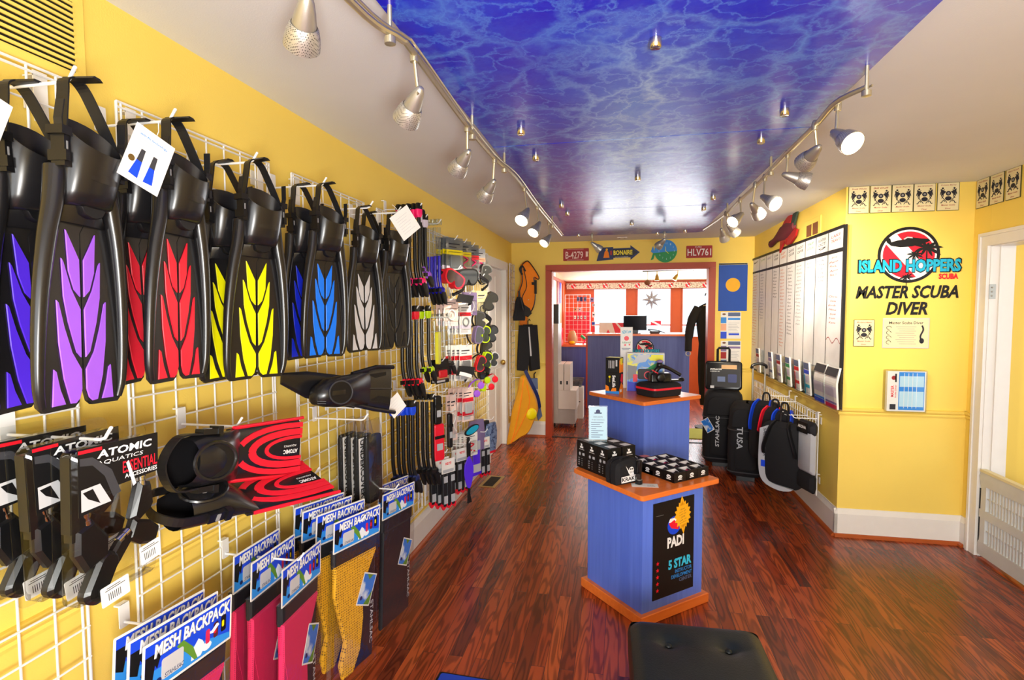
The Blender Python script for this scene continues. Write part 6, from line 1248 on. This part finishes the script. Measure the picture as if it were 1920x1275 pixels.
holder(FR(4.22, .875, XR-.02), 'wide clear holder with curled leaflets showing a blue edge', 'blue', 'sky_blue', .20, .275, curved=True); holder(FR(3.99+.135, .875, XR-.0), 'x', 'crimson', 'mauve', .01, .01) if 0 else holder(FR(4.0, .872, XR-.02), 'wide clear holder with curled leaflets showing a crimson edge, nearest the camera', 'crimson', 'mauve', .20, .275, curved=True)
# grid on the right wall
gridwall(basis((1.405, 6.24, .19), (0, -1, 0), (0, 0, 1), (-1, 0, 0)), 2.01, .60, cell=.06, label='low white wire grid panel on the right wall with hanging bags', name='gridwall_panel', group=None)
# wall sculpture: dark red and green fish
t = thing('fish_sculpture', 'dark red and green carved fish mounted above the whiteboard', 'sculpture', FR(5.2, 2.17, XR-.002) @ Rz(0))
g = G('maroon'); n = 12
g.loft([[(x, yc+h*math.cos(2*PI*k/n), .03+d*math.sin(2*PI*k/n)) for k in range(n)] for x, h, d, yc in [(-.50, .028, .022, -.0), (-.47, .034, .028, .0), (-.36, .026, .024, .015), (-.26, .034, .026, .035), (-.15, .065, .03, .05), (-.0, .075, .03, .055), (.12, .05, .025, .06), (.22, .03, .018, .07)]], True); part('body', g, t)
g = G('dark_red'); g.prism([(-.26, .05), (-.15, .10), (-.05, .15), (.12, .19), (.16, .15), (.10, .09), (-.1, .09)], .02, .035); g.prism([(-.16, .0), (-.18, -.115), (-.08, -.05), (-.02, -.02), (.0, -.06), (.04, -.03), (.02, .02)], .02, .035); g.prism([(.05, .03), (.02, -.07), (.12, -.07), (.26, -.02), (.30, .03), (.2, .06)], .018, .032); part('fins', g, t, 'dark red fins')
g = G('fish_green').prism([(.12, .06), (.2, .05), (.30, .17), (.33, .27), (.26, .24), (.18, .16)], .02, .034); part('tail', g, t); part('snout', G('brown').ball((-.495, 0, .03), .028, .032, .022), t); part('eye', G('black').ball((-.44, .012, .056), .007), t)
t = thing('return_vent', 'small yellow vent with two square openings, right of the fish sculpture', 'vent', FR(4.61, 2.155, XR)); part('vent_frame', G('yellow_paint').prism(rrect(.36, .17, .004, 2), 0, .008, .003), t)
for s_ in (-1, 1): part('opening', G('brown').rect(s_*.07-.058, -.045, s_*.07+.058, .045, .0086), t)
# ---- suspended bags on the right grid
def rounded_bag(g, w, h, d, z0=0, r=.05, cx=0, cy=0): return g.prism(rrect(w, h, r, 5, cx, cy), z0, z0+d, min(.035, d*.42), True)
def on_grid(y, z, x=1.37): return FR(y, z, x)
t = thing('drawstring_backpack', 'silver and black boxy backpack hanging at the near end of the right grid', 'backpack', on_grid(4.215, .78, 1.355) @ Ry(14)); rounded_bag(G('light_grey'), .20, .44, .045, 0, .02, 0, -.30); part('side_panel', rounded_bag(G('silver_card'), .19, .36, .05, .0, .02, 0, -.24), t, 'silver fabric panel'); part('lower_panel', rounded_bag(G('black_fabric'), .195, .14, .052, .0, .02, 0, -.48), t); part('top_panel', rounded_bag(G('charcoal'), .195, .10, .055, .0, .02, 0, -.09), t); g = G('white').at(Tr(-.02, -.09, .062)); g.use('black').box(0, 0, -.005, .13, .08, .004); g.use('white').text('AKONA', 0, .005, .10, .022, -.002, .03); part('brand_patch', g, t)
def hbag(y, z, x, w, h, d, body, trim, label, extra=None, r=.07, turn=0):
    t = thing('hanging_backpack', label, 'backpack', on_grid(y, z, x) @ Ry(turn or 52), 'backpacks hanging on the right wall grid'); part('bag_body', rounded_bag(G(body), w, h, d, 0, r, 0, -h/2-.06), t)
    g = G(trim)
    for s in (-1, 1): g2 = G(trim).strip(curve3([(s*.05, -.05, d*.5), (s*.07, -.10, d+.02), (s*w*.36, -.24, d+.03), (s*w*.38, -h*.62, d+.01)], 5), .045, .010, (0, .3, 1)); part('shoulder_strap', g2, t)
    part('grab_loop', G('black_rubber').tube(curve3([(-.03, -.06, .03), (-.02, .0, .03), (.02, .0, .03), (.03, -.06, .03)], 5), .008, 6), t)
    if extra: extra(t, w, h, d)
    return t
def white_side(t, w, h, d):
    part('side_panel', G('silver_card').prism([(p.x, p.y) for p in curve3([(-w*.5, -.12, 0), (-w*.2, -.085, 0), (-w*.34, -.2, 0), (-w*.36, -h*.8, 0), (-w*.25, -h-.02, 0), (w*.3, -h-.05, 0), (0, -h-.075, 0), (-w*.4, -h-.03, 0), (-w*.52, -h*.8, 0), (-w*.5, -.12, 0)], 4)[:-1]], .03, d+.004), t, 'white side panel'); part('label_patch', G('blue').box(-w*.40, -h*.78, d+.006, .03, .05, .004), t); g = G('ink').at(Tr(-w*.37, -h*.45, d+.006)); g.text('SALT WATER', 0, 0, .22, .02, 0, .01, 0, -90); part('lettering', g, t)
hbag(4.44, .745, 1.25, .31, .50, .10, 'black_fabric', 'black_rubber', 'large black backpack with white side panel, nearest on the right wall grid', white_side)
hbag(4.74, .80, 1.26, .26, .42, .08, 'black_fabric', 'fin_red', 'black backpack with red straps hanging on the right wall grid'); hbag(4.59, .80, 1.29, .20, .40, .05, 'black_fabric', 'blue', 'black backpack with a bright blue strap patch, just behind the white sided one')
hbag(4.90, .83, 1.23, .26, .50, .09, 'black_fabric', 'blue', 'dark backpack with long blue straps, farthest on the right wall grid')
for y, z, l in ((4.22, .755, 'near end, above the silver backpack'), (4.44, .735, 'above the white sided backpack'), (4.73, .79, 'above the red strapped backpack'), (4.89, .81, 'above the blue strapped backpack')):
    hook(FR(y, z, 1.40), .17, 'white wire hook on the right grid, %s' % l)
# ---- luggage on the floor
def text_col(g, s, M, w, h, col='light_grey'): g.use(col).at(M).text(s, 0, 0, w, h, 0, .03, .1)
def roller(M, label, w, d, h, words, handle=True, wheel='black_plastic'):
    t = thing('roller_bag', label, 'luggage', M, 'black dive luggage on the floor'); g = G('black_fabric'); R = []
    for z, i in ((.04, .03), (.07, .004), (h*.3, -.006), (h*.75, 0), (h*.93, .012), (h*.985, .04), (h, .09)): R.append([(x, y, z) for x, y in rrect(w-2*i, d-2*i, .07, 5)])
    g.loft(R, True); part('bag_body', g, t)
    g = G('dark_grey'); g.tube([(x, y, h*.66) for x, y in rrect(w+.012, d+.012, .075, 5)], .0045, 6, closed=True).tube([(x, y, h*.12) for x, y in rrect(w+.008, d+.008, .075, 5)], .006, 6, closed=True); part('piping', g, t)
    F = basis((0, -d/2-.024, 0), (1, 0, 0), (0, 0, 1), (0, -1, 0)); g = G('light_grey')
    for s_, u, z, L, H_, c in words: g.use(c).at(F @ Tr(u, z, 0) @ Rz(-90 if s_ == 'TUSA' else 90)).text(s_, 0, 0, L, H_, .001, .02, .05)
    if words: part('lettering', g, t)
    g = G('black_fabric').at(F @ Tr(0, 0, -.014)); g.prism(rrect(w*.62, h*.4, .04, 4, 0, h*.36), -.006, .012, .008, True); g.prism([(p.x, p.y) for p in curve3([(-w*.4, h*.70, 0), (-w*.3, h*.92, 0), (w*.3, h*.92, 0), (w*.4, h*.70, 0)], 5)], -.01, .010, .006, True); part('front_pocket', g, t)
    for s in (-1, 1): part('wheel', G(wheel).at(Tr(s*(w/2-.03), d*.32, .042) @ Ry(90)).lathe([(.012, -.016), (.04, -.014), (.042, 0), (.04, .014), (.012, .016)], 18), t)
    g = G('black_plastic').box(0, -d*.3, .03, w*.5, .05, .058); part('front_foot', g, t)
    return t
r1 = roller(Tr(1.01, 5.67, 0) @ Rz(-10), 'large black roller bag with vertical white lettering, standing left by the opening', .37, .34, .74, [('STAHLSAC', -.05, .36, .30, .035, 'light_grey')])
r1.scale = (1, 1, 1)
r2_ = roller(Tr(1.14, 5.235, 0) @ Rz(-14), 'black roller bag with large silver lettering running down, right of the largest roller bag', .30, .34, .70, [('TUSA', -.05, .40, .20, .05, 'silver_card')])
t = thing('tall_roller_bag', 'black roller bag with extended metal pull handle and blue wheel, beside the hanging backpacks', 'luggage', Tr(1.325, 5.58, 0))
g = G('black_fabric'); g.loft([[(x, y, z) for x, y in rrect(.13-2*i, .28-2*i, .03, 4)] for z, i in ((.05, .02), (.08, 0), (.5, 0), (.62, .03))], True); part('bag_body', g, t)
g = G('steel'); 
for s in (-1, 1): g.tube([(s*.055-.01, .0, .5), (s*.055-.01, .0, .98)], .009, 8)
part('pull_rods', g, t); part('pull_grip', G('black_plastic').tube(curve3([(-.073, .0, .97), (-.068, .0, 1.0), (-.01, .0, 1.015), (.048, .0, 1.0), (.053, .0, .97)], 4), .014, 8), t)
for s in (-1, 1): part('wheel', G('navy').at(Tr(s*.05, -.12, .04) @ Ry(90)).lathe([(.012, -.012), (.038, -.012), (.04, 0), (.038, .012), (.012, .012)], 18), t, 'blue wheel')
t = thing('regulator_case', 'flat black hard case with printed card, lying upright on top of the roller bags', 'case', Tr(1.0, 5.64, .742) @ Rz(-8))
g = G('black_plastic').at(basis((0, .0, .145), (1, 0, 0), (0, .12, .993), (0, -.993, .12))); g.prism(rrect(.34, .28, .03, 4), -.05, .05, .012, True); part('case_shell', g, t)
g = G('charcoal').at(basis((0, -.052, .145), (1, 0, 0), (0, .12, .993), (0, -.993, .12))); g.prism(rrect(.26, .17, .01, 3, .02, -.02), 0, .006); g.use('white').text('JAWLACER', -.07, .065, .11, .016, .0072, .02).text('COMFORT FIT', -.08, .045, .09, .008, .0072); g.use('light_grey').rect(-.12, -.12, -.085, -.095, .0068); g.use('navy').prism(rrect(.08, .08, .01, 3, .08, -.02), .006, .012); g.use('slate').box(-.02, -.03, .008, .07, .05, .006); g.use('tan').rect(-.02, .07, .12, .11, .0068); part('printed_card', g, t)
g = G('black_plastic').tube([(-.055, .03, .26), (-.055, .03, .40), (-.045, .03, .415), (.045, .03, .415), (.055, .03, .40), (.055, .03, .26)], .012, 8); part('pull_handle', g, t)
g = G('white_card').at(Tr(.835, 5.44, .0) @ Rz(60)); 
t = thing('hang_tag', 'diamond shaped photo tag hanging on the left side of the largest roller bag', 'tag', Tr(.835, 5.47, .42) @ Rz(-38)); g = G('white_card').at(Rx(90) @ Rz(35)); g.prism(rrect(.09, .13, .003, 2), 0, .001); g.use('sky_photo').rect(-.04, -.06, .04, .06, .0014); part('card', g, t)

# ================================================================== RETURN WALL: logo, lettering, certificates
p = at(1703, 478, y=YJ); logo(FJ(p.x, p.z+.0, YJ-.001), .335, name='shop_logo', label='large round shop logo with turquoise lettering on the yellow return wall')
t = thing('wall_lettering', 'black wall lettering reading MASTER SCUBA DIVER under the round logo', 'lettering', FJ(1.828, 1.60, YJ-.001))
g = G('black').text('MASTER SCUBA', .0, .052, .60, .085, .002, .035, .25, 0); part('upper_line', g, t); g = G('black').text('DIVER', .005, -.055, .245, .085, .002, .035, .25); part('lower_line', g, t)
def cert(M, label, nm, w=.125, h=.178):
    t = thing('certificate_plaque', label, 'plaque', M, 'cream diver plaques'); g = G('cert_border'); g.prism(rrect(w, h, .003, 2), 0, .004); g.use('cream').rect(-w/2+.003, -h/2+.003, w/2-.003, h/2-.003, .0045); part('plaque', g, t)
    z = .005; g = G('dark_red').text(nm, 0, h*.40, w*.7, h*.055, z, .01, .2).text('Master Scuba', 0, -h*.30, w*.62, h*.05, z, .01, .2).text('Diver', 0, -h*.42, w*.26, h*.05, z, .01, .2); part('lettering', g, t)
    g = G('ink'); g.flat(circ(w*.12, 14, 0, .02), z).flat(circ(w*.15, 14, 0, -.012, w*.11), z+.0001)
    for s in (-1, 1):
        g.tube([(s*w*(.18+.14*math.sin(a*.6)), .045-a*.012, z) for a in range(8)], .0022, 5); g.tube([(s*w*(.30+.07*math.cos(a)), .012+.022*math.sin(a), z) for a in [i*.6 for i in range(9)]], .002, 5); g.tube([(s*w*(.16+.05*i), -.032+.010*math.sin(i*1.4), z) for i in range(5)], .0024, 5); g.flat(circ(w*.05, 8, s*w*.26, .052), z); g.flat([(s*w*.1, .03), (s*w*.36, .05), (s*w*.32, .0)][::s], z+.0002)
    g.use('grey').flat(circ(w*.06, 10, 0, .02), z+.0004); part('emblem', g, t); return t
C1 = None; nm5 = ['Scott Weiss', 'Bill Duff', 'Jack Perry', 'Jane Stromquist', 'Kristin Berry']; xs = [1.529, 1.658, 1.785, 1.911, 2.045]; OD = ['leftmost', 'second', 'middle', 'fourth', 'rightmost']
for i in range(5): C1 = cert(FJ(xs[i], 2.257, YJ-.001), 'cream diver plaque above the round logo, %s in the row of five' % OD[i], nm5[i])
for i, y in enumerate((3.915, 3.785, 3.648)): cert(FR(y, 2.257, XE-.001), 'cream diver plaque above the white doorway, %s of three' % ['left', 'middle', 'right'][i], ['Ted Glenn', 'Ron Johnson', 'Mary Booth'][i], .122)
cert(FJ(1.585, 1.382, YJ-.001), 'cream diver plaque alone under the wall lettering, left of the wide certificate', 'Robin Hart')
t = thing('wide_certificate', 'wide cream master diver certificate under the wall lettering', 'certificate', FJ(1.832, 1.383, YJ-.001)); g = G('light_grey').prism(rrect(.272, .198, .003, 2), 0, .005); g.use('cream').rect(-.131, -.094, .131, .094, .0055); part('certificate_sheet', g, t)
g = G('ink').text('Master Scuba Diver', 0, .068, .20, .017, .0061, .012); g.use('grey')
for i in range(9): g.rect(-.06+.01*(i % 3), .04-.014*i, .06-.01*(i % 2), .0425-.014*i, .0061)
part('lettering', g, t); g = G('ink')
for k in range(4): g.tube([(-.10+.014*math.cos(a), .035-.032*k+.012*math.sin(a), .006) for a in [i*.7 for i in range(8)]], .0016, 5)
g.tube([(.092+.008*math.sin(i*.9), .05-.014*i, .006) for i in range(9)], .005, 6).flat(circ(.014, 12, .093, -.05, .018), .0062); part('drawings', g, t)
t = thing('leaflet_holder', 'clear wall holder with blue course leaflets lying sideways, beside the white doorway', 'brochure holder', FJ(1.827, 1.005, YJ-.001)); part('clear_pocket', G('acrylic').prism(rrect(.235, .275, .004, 2), .0, .058, .003), t)
g = G('white_card').prism(rrect(.222, .262, .002, 2), .02, .050); z = .0506; g.use('sky_blue').rect(-.045, -.122, .104, .126, z); g.use('pale_blue').rect(-.04, -.1, .1, .0, z+.0003).rect(-.04, .03, .1, .1, z+.0003); g.use('white')
for i in range(4): g.rect(-.015+.024*i, -.11, -.012+.024*i, .12, z+.0006)
g.use('fin_red').text('MASTER', -.082, .0, .075, .018, z+.0003, .02, 0, 90).text('Scuba Diver', -.063, .0, .085, .009, z+.0003, .01, 0, 90); g.use('dark_red').flat(circ(.014, 12, -.075, .088), z+.0003); g.use('ink').rect(-.095, -.12, -.06, -.085, z+.0003).rect(-.068, .06, -.058, .115, z+.0003); part('leaflets', g, t)
# pet gate in the doorway
t = thing('pet_gate', 'pale grey plastic slatted gate standing in the white doorway', 'gate', basis((XE+.02, DY1-.03, .02), (0, -1, 0), (0, 0, 1), (-1, 0, 0)))
GW, GH = .84, .52; g = G('gate_plastic'); 
def bar(x0, y0, x1, y1, z0=0, z1=.03): g.box((x0+x1)/2, (y0+y1)/2, (z0+z1)/2, x1-x0, y1-y0, z1-z0)
for a in ((0, 0, GW, .085), (0, .235, GW, .285), (0, GH-.085, GW, GH)): bar(*a)
g.prism([(0, .02), (.02, 0), (.055, 0), (.055, GH), (.01, GH), (-.015, GH-.03), (.01, GH-.1), (.01, .12)], .001, .029)
for x in range(1, 29): bar(.055+x*.026, .08, .055+x*.026+.010, GH-.08, .004, .024)
for y in (.16, .36): bar(.05, y, GW, y+.007, .006, .022)
part('slatted_panel', g, t); part('latch_gap', G('black').box(-.012, .24, .012, .010, .34, .02), t); part('top_cap', G('cream').prism(rrect(GW, .016, .004, 2, GW/2, GH+.006), .0, .034), t)
g = G('dark_red').at(Tr(2.75, 3.5, 0)); g.loft([[(x, y, z) for x, y in rrect(w, .3, .06)] for z, w in ((0, .5), (.1, .56), (.22, .5))], True); solo('red_cushion', g, 'dark red cushion on the floor behind the slats of the pet gate', 'cushion')
